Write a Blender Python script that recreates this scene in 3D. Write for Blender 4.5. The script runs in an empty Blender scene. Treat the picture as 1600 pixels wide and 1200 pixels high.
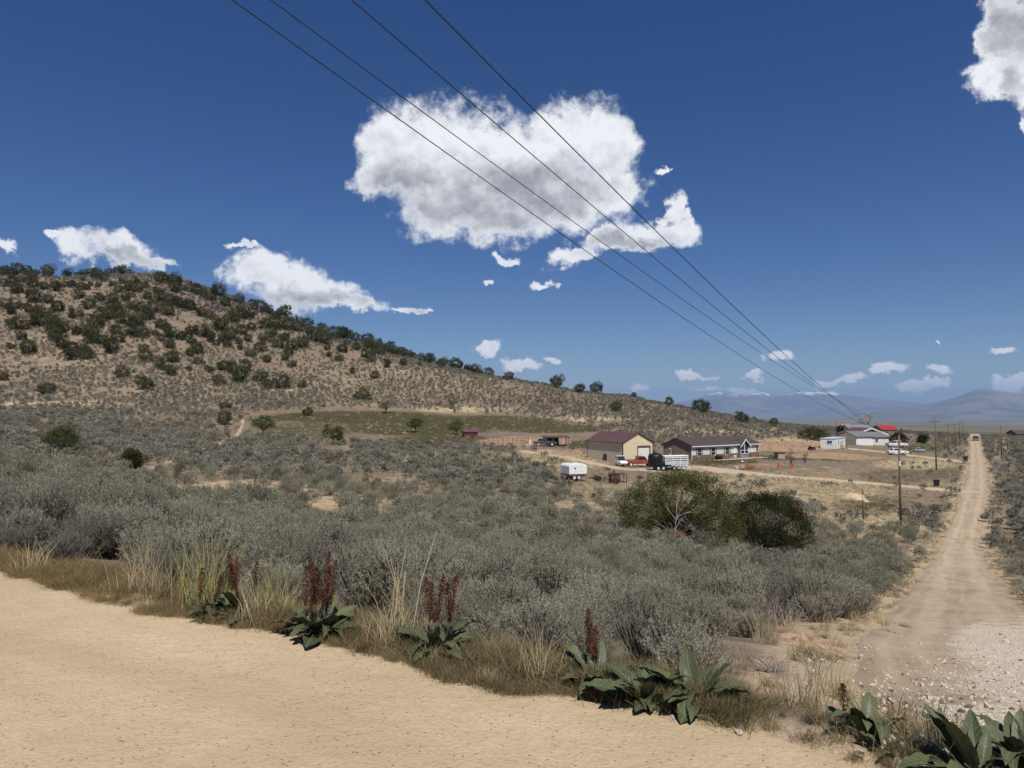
import bpy, math, random
import numpy as np
from mathutils import Vector, Matrix, Euler

R = math.radians
random.seed(7)
RNG = np.random.default_rng(7)
scene = bpy.context.scene

# ------------------------------------------------------------------ camera
F = 1109.0            # focal length in pixels of a 1600 x 1200 frame
YH = 645.0            # image row of the true horizon
EYE = 1.7
PITCH = math.atan((YH - 600.0) / F)
cam_d = bpy.data.cameras.new('camera')
cam_d.sensor_width = 36.0
cam_d.lens = 36.0 * F / 1600.0
cam_d.clip_start = 0.05
cam_d.clip_end = 120000.0
cam = bpy.data.objects.new('camera', cam_d)
cam.location = (0, 0, EYE)
cam.rotation_euler = (math.pi / 2 + PITCH, 0, 0)
scene.collection.objects.link(cam)
scene.camera = cam

# ------------------------------------------------------------------ sun, sky, exposure
SUN_AZ, SUN_EL = 168.0, 57.0      # clockwise from the view direction (+Y)
EXPOSURE = 0.30
SKY_STRENGTH = 0.055
sun_d = bpy.data.lights.new('sun', 'SUN')
sun_d.energy = 4.3
sun_d.angle = R(0.53)
sun_d.color = (1.0, 0.955, 0.885)
sun = bpy.data.objects.new('sun', sun_d)
sv = Vector((math.sin(R(SUN_AZ)) * math.cos(R(SUN_EL)), math.cos(R(SUN_AZ)) * math.cos(R(SUN_EL)), math.sin(R(SUN_EL))))
sun.rotation_euler = sv.to_track_quat('Z', 'Y').to_euler()
sun.location = sv * 60
scene.collection.objects.link(sun)

scene.view_settings.view_transform = 'Standard'
scene.view_settings.look = 'None'
scene.view_settings.gamma = 1.0
scene.view_settings.use_curve_mapping = False
scene.view_settings.exposure = EXPOSURE
cy = scene.cycles
cy.max_bounces = 4; cy.diffuse_bounces = 2; cy.glossy_bounces = 1; cy.transmission_bounces = 2
cy.transparent_max_bounces = 4; cy.volume_bounces = 0
cy.use_denoising = True
cy.use_adaptive_sampling = True
cy.adaptive_threshold = 0.02
cy.caustics_reflective = False; cy.caustics_refractive = False


class NT:
    """small helper round a node tree"""
    def __init__(s, tree):
        s.t = tree
        s.L = tree.links.new

    def n(s, typ, props=None, **inp):
        nd = s.t.nodes.new(typ)
        for k, v in (props or {}).items():
            setattr(nd, k, v)
        for k, v in inp.items():
            key = int(k[1:]) if (k[0] == 'i' and k[1:].isdigit()) else k.replace('_', ' ')
            s.set(nd.inputs[key], v)
        return nd

    def set(s, sock, v):
        if hasattr(v, 'is_output'):
            s.L(v, sock)
        elif hasattr(v, 'outputs'):
            s.L(v.outputs[0], sock)
        else:
            if isinstance(v, tuple) and len(v) == 3 and sock.type == 'RGBA':
                v = v + (1.0,)
            sock.default_value = v

    def math(s, op, a, b=0.0, c=0.0, clamp=False):
        nd = s.t.nodes.new('ShaderNodeMath'); nd.operation = op; nd.use_clamp = clamp
        s.set(nd.inputs[0], a); s.set(nd.inputs[1], b)
        if op in ('MULTIPLY_ADD',):
            s.set(nd.inputs[2], c)
        return nd.outputs[0]

    def vmath(s, op, a, b=None, c=None):
        nd = s.t.nodes.new('ShaderNodeVectorMath'); nd.operation = op
        s.set(nd.inputs[0], a)
        if b is not None: s.set(nd.inputs[1], b)
        if c is not None: s.set(nd.inputs[2], c)
        return nd.outputs['Value'] if op in ('LENGTH', 'DOT_PRODUCT', 'DISTANCE') else nd.outputs[0]

    def mix(s, fac, a, b, blend='MIX'):
        nd = s.t.nodes.new('ShaderNodeMix'); nd.data_type = 'RGBA'; nd.blend_type = blend
        nd.clamp_factor = True
        s.set(nd.inputs[0], fac); s.set(nd.inputs[6], a); s.set(nd.inputs[7], b)
        return nd.outputs[2]

    def ramp(s, v, lo, hi, smooth=True, a=0.0, b=1.0):
        nd = s.t.nodes.new('ShaderNodeMapRange')
        nd.interpolation_type = 'SMOOTHSTEP' if smooth else 'LINEAR'
        s.set(nd.inputs[0], v); s.set(nd.inputs[1], lo); s.set(nd.inputs[2], hi); s.set(nd.inputs[3], a); s.set(nd.inputs[4], b)
        return nd.outputs[0]

    def noise(s, vec, scale, detail=4.0, rough=0.55, dist=0.0):
        nd = s.t.nodes.new('ShaderNodeTexNoise')
        if vec is not None: s.L(vec, nd.inputs['Vector'])
        nd.inputs['Scale'].default_value = scale
        nd.inputs['Detail'].default_value = detail
        nd.inputs['Roughness'].default_value = rough
        nd.inputs['Distortion'].default_value = dist
        return nd


def pix_dir(px, py):
    """world direction of a pixel of the 1600 x 1200 photograph"""
    a = (px - 800.0) / F
    b = (600.0 - py) / F
    return np.array((a, math.cos(PITCH) - b * math.sin(PITCH), math.sin(PITCH) + b * math.cos(PITCH)))


def project(x, y, z):
    dz = z - EYE
    d = y * math.cos(PITCH) + dz * math.sin(PITCH)
    v = -y * math.sin(PITCH) + dz * math.cos(PITCH)
    d = np.where(d > 0.01, d, 0.01)
    return 800.0 + F * x / d, 600.0 - F * v / d, d


# ---- the sky: clear blue with cumulus clouds, by direction
world = bpy.data.worlds.new('World')
scene.world = world
world.use_nodes = True
wt = world.node_tree
wt.nodes.clear()
W = NT(wt)
sky = wt.nodes.new('ShaderNodeTexSky')
sky.sky_type = 'NISHITA'
sky.sun_disc = False
sky.sun_elevation = R(SUN_EL)
sky.sun_rotation = R(SUN_AZ)
sky.altitude = 1800.0
sky.air_density = 1.0
sky.dust_density = 0.9
sky.ozone_density = 2.0
tc = wt.nodes.new('ShaderNodeTexCoord')
dirv = tc.outputs['Generated']
sep = W.n('ShaderNodeSeparateXYZ', None, i0=dirv)
az = W.math('ARCTAN2', sep.outputs[0], sep.outputs[1])
el = W.math('ARCSINE', sep.outputs[2])
n1 = W.noise(dirv, 7.0, 8.0, 0.62)
n2 = W.noise(dirv, 26.0, 6.0, 0.66)
comb = W.n('ShaderNodeCombineXYZ', None, i0=az, i1=el, i2=0.0)
warp = W.vmath('MULTIPLY_ADD', W.vmath('SUBTRACT', n1.outputs['Color'], (0.5, 0.5, 0.5)), (0.13, 0.085, 0.0), comb.outputs[0])
warp = W.vmath('MULTIPLY_ADD', W.vmath('SUBTRACT', n2.outputs['Color'], (0.5, 0.5, 0.5)), (0.05, 0.04, 0.0), warp)
# cumulus as overlapping lobes: centre and radii in pixels of the photograph -> angles
LOBES = [
    (645, 255, 110, 88), (720, 235, 125, 90), (800, 260, 150, 105), (885, 215, 85, 72), (940, 240, 70, 85), (700, 325, 95, 65),
    (780, 340, 95, 55), (870, 315, 125, 62), (960, 305, 70, 55), (590, 280, 60, 50),
    (1030, 370, 70, 26), (960, 385, 80, 20), (900, 408, 50, 17), (1060, 335, 22, 30), (1045, 268, 18, 6), (795, 408, 25, 9), (860, 440, 20, 8),
    (110, 385, 42, 32), (185, 388, 62, 30), (80, 370, 24, 10), (230, 400, 40, 10),
    (400, 420, 48, 36), (450, 445, 75, 34), (520, 458, 70, 28), (560, 470, 60, 16), (640, 480, 28, 7), (0, 385, 20, 14), (375, 385, 20, 8),
    (1590, 40, 40, 95), (1560, 120, 52, 38), (1620, 80, 60, 120), (1595, 192, 22, 16),
    (757, 539, 26, 10), (808, 564, 34, 12), (862, 555, 16, 8), (1092, 583, 32, 9), (1222, 557, 34, 11), (1165, 606, 34, 9), (1180, 580, 20, 6), (1330, 600, 30, 7),
    (1382, 577, 38, 11), (1476, 579, 30, 10), (1455, 603, 42, 10), (1576, 552, 32, 10), (1590, 598, 44, 9), (1000, 606, 16, 6), (1458, 541, 9, 4), (765, 445, 10, 5), (1300, 603, 30, 5), (1110, 607, 24, 5),
    (-260, 330, 120, 50), (-380, 350, 90, 40), (1900, 420, 150, 50), (2010, 400, 90, 50),
]
def lobe_field(L, vec, k):
    acc = None
    for (cx, cyy, rx, ry) in L:
        d = pix_dir(cx, cyy); d = d / np.linalg.norm(d)
        ca, ce = math.atan2(d[0], d[1]), math.asin(d[2])
        d2 = pix_dir(cx + rx, cyy); d2 = d2 / np.linalg.norm(d2)
        ra = abs(math.atan2(d2[0], d2[1]) - ca)
        d3 = pix_dir(cx, cyy - ry); d3 = d3 / np.linalg.norm(d3)
        re = abs(math.asin(d3[2]) - ce)
        ln = W.vmath('LENGTH', W.vmath('MULTIPLY_ADD', vec, (1 / ra, 1 / re, 0.0), (-ca / ra, -ce / re, 0.0)))
        if acc is None: acc = ln
        else:
            nd = wt.nodes.new('ShaderNodeMath'); nd.operation = 'SMOOTH_MIN'
            W.set(nd.inputs[0], acc); W.set(nd.inputs[1], ln); nd.inputs[2].default_value = k
            acc = nd.outputs[0]
    return W.math('SUBTRACT', 1.0, acc)
inside = lobe_field(LOBES, warp, 0.25)
n3 = W.noise(dirv, 40.0, 8.0, 0.68)
n4 = W.noise(dirv, 12.0, 7.0, 0.62)
up = W.vmath('ADD', dirv, (0.010, 0.0, 0.022))
n4u = W.noise(up, 12.0, 7.0, 0.62)
n5 = W.noise(dirv, 27.0, 6.0, 0.6)
n5u = W.noise(W.vmath('ADD', dirv, (0.004, 0.0, 0.010)), 27.0, 6.0, 0.6)
dens = W.math('ADD', inside, W.math('MULTIPLY', W.math('SUBTRACT', n3.outputs[0], 0.5), 0.95))
dens = W.math('ADD', dens, W.math('MULTIPLY', W.math('SUBTRACT', n4.outputs[0], 0.5), 0.5))
alpha = W.ramp(dens, -0.02, 0.42)
# cloud shading put into the colour: grey thick bases, white thin edges and tops
GREY = [(640, 300, 90, 45), (700, 330, 90, 40), (800, 290, 150, 55), (880, 310, 100, 45), (760, 350, 90, 30), (990, 385, 90, 14), (1600, 30, 45, 70), (1580, 130, 30, 30), (480, 462, 110, 14), (190, 400, 60, 14), (-300, 350, 120, 30), (1950, 430, 150, 30)]
gin = lobe_field(GREY, warp, 0.4)
relief_shade = W.math('ADD', W.math('MULTIPLY', W.math('SUBTRACT', n4u.outputs[0], n4.outputs[0]), 1.7), W.math('MULTIPLY', W.math('SUBTRACT', n5u.outputs[0], n5.outputs[0]), 1.1))  # upward noise difference imitates light from above, mixed into the cloud colour
gv = W.math('ADD', W.math('MULTIPLY', W.ramp(gin, -0.35, 0.65), 0.75), relief_shade)
gv = W.math('MULTIPLY', W.math('ADD', gv, 0.06), W.ramp(dens, 0.1, 0.6))
ccol = W.mix(gv, (0.80, 0.81, 0.83), (0.30, 0.305, 0.33))
skyc = W.n('ShaderNodeHueSaturation', None, Hue=0.514, Saturation=1.36, Value=1.0, Color=sky.outputs[0])
bg1 = W.n('ShaderNodeBackground', None, Color=skyc.outputs[0], Strength=SKY_STRENGTH)
bg2 = W.n('ShaderNodeBackground', None, Color=ccol, Strength=1.0)
mx = W.n('ShaderNodeMixShader', None, i0=W.math('MULTIPLY', alpha, 0.97), i1=bg1.outputs[0], i2=bg2.outputs[0])
wo = wt.nodes.new('ShaderNodeOutputWorld')
W.L(mx.outputs[0], wo.inputs['Surface'])
world.cycles.sampling_method = 'MANUAL'
world.cycles.sample_map_resolution = 512

# ------------------------------------------------------------------ terrain height field
def smooth01(t):
    t = np.clip(t, 0, 1)
    return t * t * (3 - 2 * t)

# edge of the graded foreground road: a straight line on z = 0
EDGE_PIX = [(-60, 884), (0, 890), (100, 905), (200, 925), (300, 950), (400, 978), (500, 1000), (620, 1022), (740, 1045), (850, 1072), (950, 1098), (1050, 1120), (1200, 1150), (1440, 1205)]
def flat_pt(px, py):
    d = pix_dir(px, py)
    t = EYE / -d[2]
    return np.array((d[0] * t, d[1] * t))
_e = np.array([flat_pt(*p) for p in EDGE_PIX])
_c = _e.mean(0)
_u, _s, _v = np.linalg.svd(_e - _c)
ED = _v[0] if _v[0][0] > 0 else -_v[0]        # along the edge, to the right
EN = np.array((-ED[1], ED[0]))                # away from the road
if EN[1] < 0: EN = -EN
def edge_s(x, y):
    return (x - _c[0]) * EN[0] + (y - _c[1]) * EN[1]
def edge_t(x, y):
    return (x - _c[0]) * ED[0] + (y - _c[1]) * ED[1]

TAB = {
    0:    [(12, 850), (25, 790), (60, 720), (95, 688), (130, 660), (165, 634), (195, 590), (235, 490), (285, 412)],
    200:  [(12, 870), (25, 800), (60, 740), (95, 700), (140, 660), (175, 630), (205, 575), (240, 490), (290, 405)],
    400:  [(12, 905), (30, 830), (60, 760), (92, 718), (125, 686), (160, 655), (200, 620), (240, 545), (280, 465)],
    600:  [(12, 925), (30, 850), (60, 780), (95, 730), (125, 700), (165, 670), (195, 643), (235, 585), (265, 535)],
    800:  [(12, 945), (30, 870), (60, 790), (95, 740), (135, 705), (175, 680), (202, 655), (235, 608), (258, 578)],
    1000: [(10, 975), (32, 880), (60, 800), (95, 750), (130, 722), (155, 702), (190, 680), (230, 640), (250, 618)],
    1200: [(9, 1000), (27, 905), (48, 860), (75, 797), (105, 750), (140, 720), (175, 696), (210, 675), (240, 660)],
    1300: [(8, 1035), (22, 930), (45, 872), (72, 808), (105, 757), (145, 722), (185, 700), (230, 680), (300, 668)],
    1400: [(6.5, 1085), (15, 1000), (26, 950), (44, 895), (72, 830), (100, 772), (135, 736), (200, 700), (300, 673)],
    1525: [(6.5, 1085), (15, 1000), (26, 950), (46, 900), (70, 846), (104, 770), (132, 740), (200, 702), (277, 680)],
    1720: [(6.5, 1085), (15, 1000), (26, 950), (46, 900), (70, 842), (104, 770), (132, 740), (200, 702), (277, 681)],
}
CREST = [(0, 416), (100, 413), (150, 409), (200, 407), (250, 413), (300, 427), (350, 444), (400, 468), (450, 486), (500, 504), (550, 521),
         (600, 539), (650, 554), (700, 567), (750, 575), (800, 583), (850, 592), (900, 601), (950, 610), (1000, 620), (1050, 630), (1100, 642),
         (1150, 651), (1200, 660), (1250, 665), (1300, 668), (1400, 673), (1525, 680), (1720, 681)]
tpx = np.array(sorted(TAB))
tY = np.array([[p[0] for p in TAB[k]] for k in tpx], float)
tP = np.array([[p[1] for p in TAB[k]] for k in tpx], float)
cols = np.array([c[0] for c in CREST], float)
LOGR = np.linspace(math.log(0.5), math.log(60000), 1400)
prof = []
for c, cp in CREST:
    Y = np.array([np.exp(np.interp(c, tpx, np.log(tY[:, k]))) for k in range(9)])
    P = np.array([np.interp(c, tpx, tP[:, k]) for k in range(9)])
    P[-1] = cp
    u = (c - 800) / F
    sec = math.sqrt(1 + u * u)
    z = EYE + (YH - P) / F * Y * 1.0
    rr = Y * sec
    # road edge on this column
    t = -(edge_s(0, 0)) / (u * EN[0] + EN[1])
    re = max(2.2, min(t * sec, rr[0] * 0.8))
    zc = z[-1]
    far_r = [rr[-1] * 1.2, 700, 1500, 4000, 12000, 60000]
    far_z = [zc * 0.86 - 1.0 if zc > 0 else zc - 1.5, -17 if zc < 0 else min(zc * .1, -10), -30, -62, -125, -150]
    r_all = np.concatenate([[0.5, re], rr, far_r])
    z_all = np.concatenate([[0, 0], z, far_z])
    prof.append(np.interp(LOGR, np.log(r_all), z_all))
prof = np.array(prof)
# smooth along the distance
k = np.exp(-0.5 * (np.arange(-18, 19) / 7.0) ** 2); k /= k.sum()
prof = np.array([np.convolve(np.pad(p, 18, mode='edge'), k, mode='valid') for p in prof])
azc = np.arctan((cols - 800) / F)
AZG = np.linspace(azc[0], azc[-1], 400)
# cubic-like smoothing across azimuth
PG = np.array([np.interp(AZG, azc, prof[:, j]) for j in range(prof.shape[1])]).T
k2 = np.exp(-0.5 * (np.arange(-10, 11) / 4.0) ** 2); k2 /= k2.sum()
PG = np.array([np.convolve(np.pad(PG[:, j], 10, mode='edge'), k2, mode='valid') for j in range(PG.shape[1])]).T

def vnoise(x, y, seed=0):
    """value noise, vectorised"""
    xi = np.floor(x).astype(np.int64); yi = np.floor(y).astype(np.int64)
    fx = x - xi; fy = y - yi
    fx = fx * fx * (3 - 2 * fx); fy = fy * fy * (3 - 2 * fy)
    def h(a, b):
        n = (a * 374761393 + b * 668265263 + seed * 974711) & 0x7fffffff
        n = ((n ^ (n >> 13)) * 1274126177) & 0x7fffffff
        return ((n ^ (n >> 16)) & 0xffff) / 65535.0
    return (h(xi, yi) * (1 - fx) + h(xi + 1, yi) * fx) * (1 - fy) + (h(xi, yi + 1) * (1 - fx) + h(xi + 1, yi + 1) * fx) * fy

def fbm(x, y, o=4, seed=0):
    s = 0; a = 0.5; t = 0
    for i in range(o):
        s = s + a * vnoise(x * 2 ** i, y * 2 ** i, seed + i); t += a; a *= 0.5
    return s / t

def H0(x, y):
    x = np.asarray(x, float); y = np.asarray(y, float)
    r = np.hypot(x, y)
    a = np.arctan2(x, y)
    # outside the frame the profile of the outermost column goes on; behind the camera it fades out
    ai = np.clip((a - AZG[0]) / (AZG[1] - AZG[0]), 0, len(AZG) - 1.001)
    ri = np.clip((np.log(np.maximum(r, 0.5)) - LOGR[0]) / (LOGR[1] - LOGR[0]), 0, len(LOGR) - 1.001)
    i = ai.astype(int); j = ri.astype(int)
    fa = ai - i; fr = ri - j
    z = (PG[i, j] * (1 - fa) + PG[i + 1, j] * fa) * (1 - fr) + (PG[i, j + 1] * (1 - fa) + PG[i + 1, j + 1] * fa) * fr
    back = smooth01((np.abs(a) - 1.3) / 1.0) * smooth01((900 - r) / 700)
    z = z * (1 - back)
    return z * smooth01(edge_s(x, y) / 1.6)

NOISE_MASK = []      # filled with road polylines: no bumps on them
def H(x, y):
    x = np.asarray(x, float); y = np.asarray(y, float)
    r = np.hypot(x, y)
    z = H0(x, y)
    amp = smooth01((r - 200) / 60) * smooth01((600 - r) / 200) * np.clip((z + 4) / 20, 0, 1)
    z = z + amp * ((fbm(x / 22, y / 22, 4, 3) - 0.5) * 7.0)
    return z

RS = np.exp(np.linspace(math.log(1.5), math.log(20000), 3000))
def ground_at(px, py, skyline=True):
    d = pix_dir(px, py)
    hz = math.hypot(d[0], d[1])
    x = d[0] / hz * RS; y = d[1] / hz * RS
    zr = EYE + d[2] / hz * RS
    g = H(x, y)
    hit = np.nonzero(g >= zr)[0]
    if len(hit):
        i = hit[0]
        if i > 0:
            a0 = zr[i - 1] - g[i - 1]; a1 = zr[i] - g[i]
            f = a0 / (a0 - a1 + 1e-9)
            rr = RS[i - 1] + (RS[i] - RS[i - 1]) * f
            xx, yy = d[0] / hz * rr, d[1] / hz * rr
            return Vector((xx, yy, float(H(xx, yy))))
        return Vector((x[0], y[0], g[0]))
    m = RS < 420
    i = int(np.argmax(np.where(m, (g - EYE) / RS, -9)))
    return Vector((x[i], y[i], g[i]))

def hz(x, y):
    return float(H(x, y))

# ------------------------------------------------------------------ helpers: meshes, things, parts
COL = scene.collection
def new_mesh(name, V, Fc, smooth=False):
    me = bpy.data.meshes.new(name)
    V = np.asarray(V, np.float32)
    if isinstance(Fc, np.ndarray):
        n, k = Fc.shape
        me.vertices.add(len(V)); me.vertices.foreach_set('co', V.ravel())
        me.loops.add(n * k); me.loops.foreach_set('vertex_index', Fc.astype(np.int32).ravel())
        me.polygons.add(n)
        me.polygons.foreach_set('loop_start', np.arange(0, n * k, k, dtype=np.int32))
        me.polygons.foreach_set('loop_total', np.full(n, k, np.int32))
    else:
        me.from_pydata([tuple(v) for v in V], [], Fc)
    if smooth:
        me.polygons.foreach_set('use_smooth', np.ones(len(me.polygons), bool))
    me.update(calc_edges=True)
    me.validate()
    return me

def obj(name, me, mat=None, parent=None):
    o = bpy.data.objects.new(name, me)
    COL.objects.link(o)
    if mat is not None and me is not None and len(me.materials) == 0:
        me.materials.append(mat)
    if parent is not None:
        o.parent = parent
    return o

def tag(o, label=None, cat=None, group=None, kind=None):
    if label: o['label'] = label
    if cat: o['category'] = cat
    if group: o['group'] = group
    if kind: o['kind'] = kind
    return o

def thing(name, label, cat, loc=(0, 0, 0), rz=0.0, group=None):
    o = bpy.data.objects.new(name, None)
    o.empty_display_size = 0.3
    COL.objects.link(o)
    o.location = loc; o.rotation_euler = (0, 0, rz)
    return tag(o, label, cat, group)

class MB:
    def __init__(s):
        s.v = []; s.f = []
    def poly(s, pts):
        i = len(s.v); s.v += [tuple(p) for p in pts]; s.f.append(tuple(range(i, i + len(pts)))); return s
    def box(s, x0, x1, y0, y1, z0, z1):
        i = len(s.v)
        s.v += [(x, y, z) for z in (z0, z1) for y in (y0, y1) for x in (x0, x1)]
        for q in ((0, 2, 3, 1), (4, 5, 7, 6), (0, 1, 5, 4), (2, 6, 7, 3), (0, 4, 6, 2), (1, 3, 7, 5)):
            s.f.append(tuple(i + k for k in q))
        return s
    def prism(s, pts, axis, a, b):
        """pts: outline in the two other axes, in order; extruded along axis from a to b"""
        def mk(p, t):
            if axis == 'x': return (t, p[0], p[1])
            if axis == 'y': return (p[0], t, p[1])
            return (p[0], p[1], t)
        i = len(s.v); n = len(pts)
        s.v += [mk(p, a) for p in pts] + [mk(p, b) for p in pts]
        s.f.append(tuple(range(i + n - 1, i - 1, -1))); s.f.append(tuple(range(i + n, i + 2 * n)))
        for k in range(n):
            s.f.append((i + k, i + (k + 1) % n, i + n + (k + 1) % n, i + n + k))
        return s
    def tube(s, pts, rad, n=6, cap=True):
        pts = [Vector(p) for p in pts]
        if not isinstance(rad, (list, tuple)): rad = [rad] * len(pts)
        base = len(s.v)
        for k, p in enumerate(pts):
            if k == 0: d = pts[1] - p
            elif k == len(pts) - 1: d = p - pts[k - 1]
            else: d = pts[k + 1] - pts[k - 1]
            d.normalize()
            a = d.cross(Vector((0, 0, 1)) if abs(d.z) < 0.9 else Vector((1, 0, 0))).normalized()
            b = d.cross(a)
            for j in range(n):
                t = 2 * math.pi * j / n
                q = p + (a * math.cos(t) + b * math.sin(t)) * rad[k]
                s.v.append(tuple(q))
        for k in range(len(pts) - 1):
            for j in range(n):
                s.f.append((base + k * n + j, base + k * n + (j + 1) % n, base + (k + 1) * n + (j + 1) % n, base + (k + 1) * n + j))
        if cap:
            s.f.append(tuple(base + j for j in range(n - 1, -1, -1)))
            s.f.append(tuple(base + (len(pts) - 1) * n + j for j in range(n)))
        return s
    def lathe(s, prof, c=(0, 0, 0), axis='z', n=14):
        base = len(s.v)
        for (r, h) in prof:
            for j in range(n):
                t = 2 * math.pi * j / n
                if axis == 'z': p = (c[0] + r * math.cos(t), c[1] + r * math.sin(t), c[2] + h)
                elif axis == 'x': p = (c[0] + h, c[1] + r * math.cos(t), c[2] + r * math.sin(t))
                else: p = (c[0] + r * math.sin(t), c[1] + h, c[2] + r * math.cos(t))
                s.v.append(p)
        for k in range(len(prof) - 1):
            for j in range(n):
                s.f.append((base + k * n + j, base + k * n + (j + 1) % n, base + (k + 1) * n + (j + 1) % n, base + (k + 1) * n + j))
        s.f.append(tuple(base + j for j in range(n - 1, -1, -1)))
        s.f.append(tuple(base + (len(prof) - 1) * n + j for j in range(n)))
        return s
    def mesh(s, name='mesh', smooth=False):
        me = new_mesh(name, s.v, s.f, smooth)
        import bmesh
        bm = bmesh.new(); bm.from_mesh(me); bmesh.ops.recalc_face_normals(bm, faces=bm.faces); bm.to_mesh(me); bm.free()
        return me
    def part(s, name, mat, parent=None, smooth=False, bevel=0.0):
        o = obj(name, s.mesh(name, smooth), mat, parent)
        if bevel:
            m = o.modifiers.new('bevel', 'BEVEL'); m.width = bevel; m.segments = 2; m.limit_method = 'ANGLE'
        return o

def copy_tree(o, parent=None):
    c = o.copy(); COL.objects.link(c); c.parent = parent
    for ch in list(o.children):
        copy_tree(ch, c)
    return c

# ------------------------------------------------------------------ materials
def mat(name, col, rough=0.8, var=0.12, scale=3.0, metal=0.0, bump=0.0, col2=None, spec=0.3, coords='Object', detail=5.0):
    m = bpy.data.materials.new(name); m.use_nodes = True
    t = NT(m.node_tree); bs = m.node_tree.nodes['Principled BSDF']
    tcn = t.n('ShaderNodeTexCoord')
    nz = t.noise(tcn.outputs[coords], scale, detail, 0.6)
    c2 = col2 or tuple(max(0, c * (1 - 2.2 * var)) for c in col)
    c1 = tuple(min(1, c * (1 + var)) for c in col)
    cc = t.mix(t.ramp(nz.outputs[0], 0.3, 0.7), c2, c1)
    t.L(cc, bs.inputs['Base Color'])
    bs.inputs['Roughness'].default_value = rough
    bs.inputs['Metallic'].default_value = metal
    bs.inputs['Specular IOR Level'].default_value = spec
    if bump:
        nb = t.noise(tcn.outputs[coords], scale * 6, 4, 0.6)
        b = t.n('ShaderNodeBump', None, Strength=bump, Height=nb.outputs[0])
        t.L(b.outputs[0], bs.inputs['Normal'])
    return m

def leafmat(name, a, b, c=None, trans=0.25, rough=0.7, objvar=0.35):
    """foliage: colour differs from leaf to leaf and from plant to plant"""
    m = bpy.data.materials.new(name); m.use_nodes = True
    t = NT(m.node_tree); nt = m.node_tree
    nt.nodes.clear()
    geo = t.n('ShaderNodeNewGeometry'); oi = t.n('ShaderNodeObjectInfo')
    base = t.mix(geo.outputs['Random Per Island'], a, b)
    if c is not None:
        base = t.mix(t.math('MULTIPLY', oi.outputs['Random'], 0.55), base, c)
    v = t.ramp(oi.outputs['Random'], 0, 1, False, 1 - objvar, 1 + objvar * 0.6)
    hs = t.n('ShaderNodeHueSaturation', None, Value=v, Color=base)
    df = t.n('ShaderNodeBsdfDiffuse', None, Color=hs.outputs[0], Roughness=0.5)
    tr = t.n('ShaderNodeBsdfTranslucent', None, Color=hs.outputs[0])
    mxn = t.n('ShaderNodeMixShader', None, i0=trans, i1=df.outputs[0], i2=tr.outputs[0])
    out = t.n('ShaderNodeOutputMaterial'); t.L(mxn.outputs[0], out.inputs['Surface'])
    return m

M = {}
M['sage'] = leafmat('sage_leaf', (0.27, 0.267, 0.188), (0.395, 0.382, 0.28), (0.285, 0.257, 0.195), 0.25, objvar=.45)
M['sage_far'] = leafmat('sage_leaf_far', (0.26, 0.255, 0.195), (0.37, 0.358, 0.285), (0.29, 0.26, 0.20), 0.3, objvar=.45)
M['twig'] = mat('grey_twig', (0.23, 0.20, 0.175), 0.9, 0.25, 8)
M['twig_pale'] = mat('pale_dead_wood', (0.46, 0.42, 0.37), 0.9, 0.2, 8)
M['twig_purple'] = mat('purple_grey_twig', (0.225, 0.19, 0.18), 0.9, 0.25, 8)
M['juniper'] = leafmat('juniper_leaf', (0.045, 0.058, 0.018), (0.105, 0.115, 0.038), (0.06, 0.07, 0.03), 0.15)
M['juniper_dark'] = leafmat('juniper_leaf_dark', (0.016, 0.02, 0.008), (0.042, 0.045, 0.017), None, 0.1)
M['juniper_olive'] = leafmat('juniper_leaf_olive', (0.07, 0.075, 0.022), (0.15, 0.145, 0.05), None, 0.18)
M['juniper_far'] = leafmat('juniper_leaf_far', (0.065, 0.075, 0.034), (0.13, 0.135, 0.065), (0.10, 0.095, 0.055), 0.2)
M['rust_leaf'] = leafmat('dead_rust_leaf', (0.17, 0.075, 0.04), (0.28, 0.14, 0.08), None, 0.15)
M['bark'] = mat('bark', (0.13, 0.10, 0.075), 0.95, 0.3, 10, bump=0.4)
M['tree_green'] = leafmat('orchard_leaf', (0.055, 0.08, 0.02), (0.12, 0.14, 0.045), None, 0.3)
M['straw'] = leafmat('straw_blade', (0.46, 0.37, 0.21), (0.66, 0.56, 0.36), None, 0.3)
M['straw_green'] = leafmat('green_straw_blade', (0.21, 0.22, 0.08), (0.42, 0.39, 0.18), None, 0.3)
M['cheat'] = leafmat('russet_weed', (0.30, 0.20, 0.10), (0.44, 0.31, 0.17), (0.20, 0.19, 0.09), 0.3)
M['grass'] = leafmat('green_blade', (0.11, 0.115, 0.05), (0.24, 0.205, 0.115), (0.30, 0.225, 0.13), 0.3, objvar=.5)
M['seed'] = leafmat('rust_seed', (0.085, 0.028, 0.018), (0.155, 0.055, 0.032), None, 0.15)
M['stone_pale'] = mat('pale_stone', (0.52, 0.45, 0.36), 0.9, 0.15, 6, bump=0.3)
M['stone_dark'] = mat('dark_stone', (0.14, 0.115, 0.10), 0.9, 0.25, 6, bump=0.3)
M['rock_purple'] = mat('purple_rock', (0.125, 0.095, 0.088), 0.95, 0.35, 1.2, bump=0.6)

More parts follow.
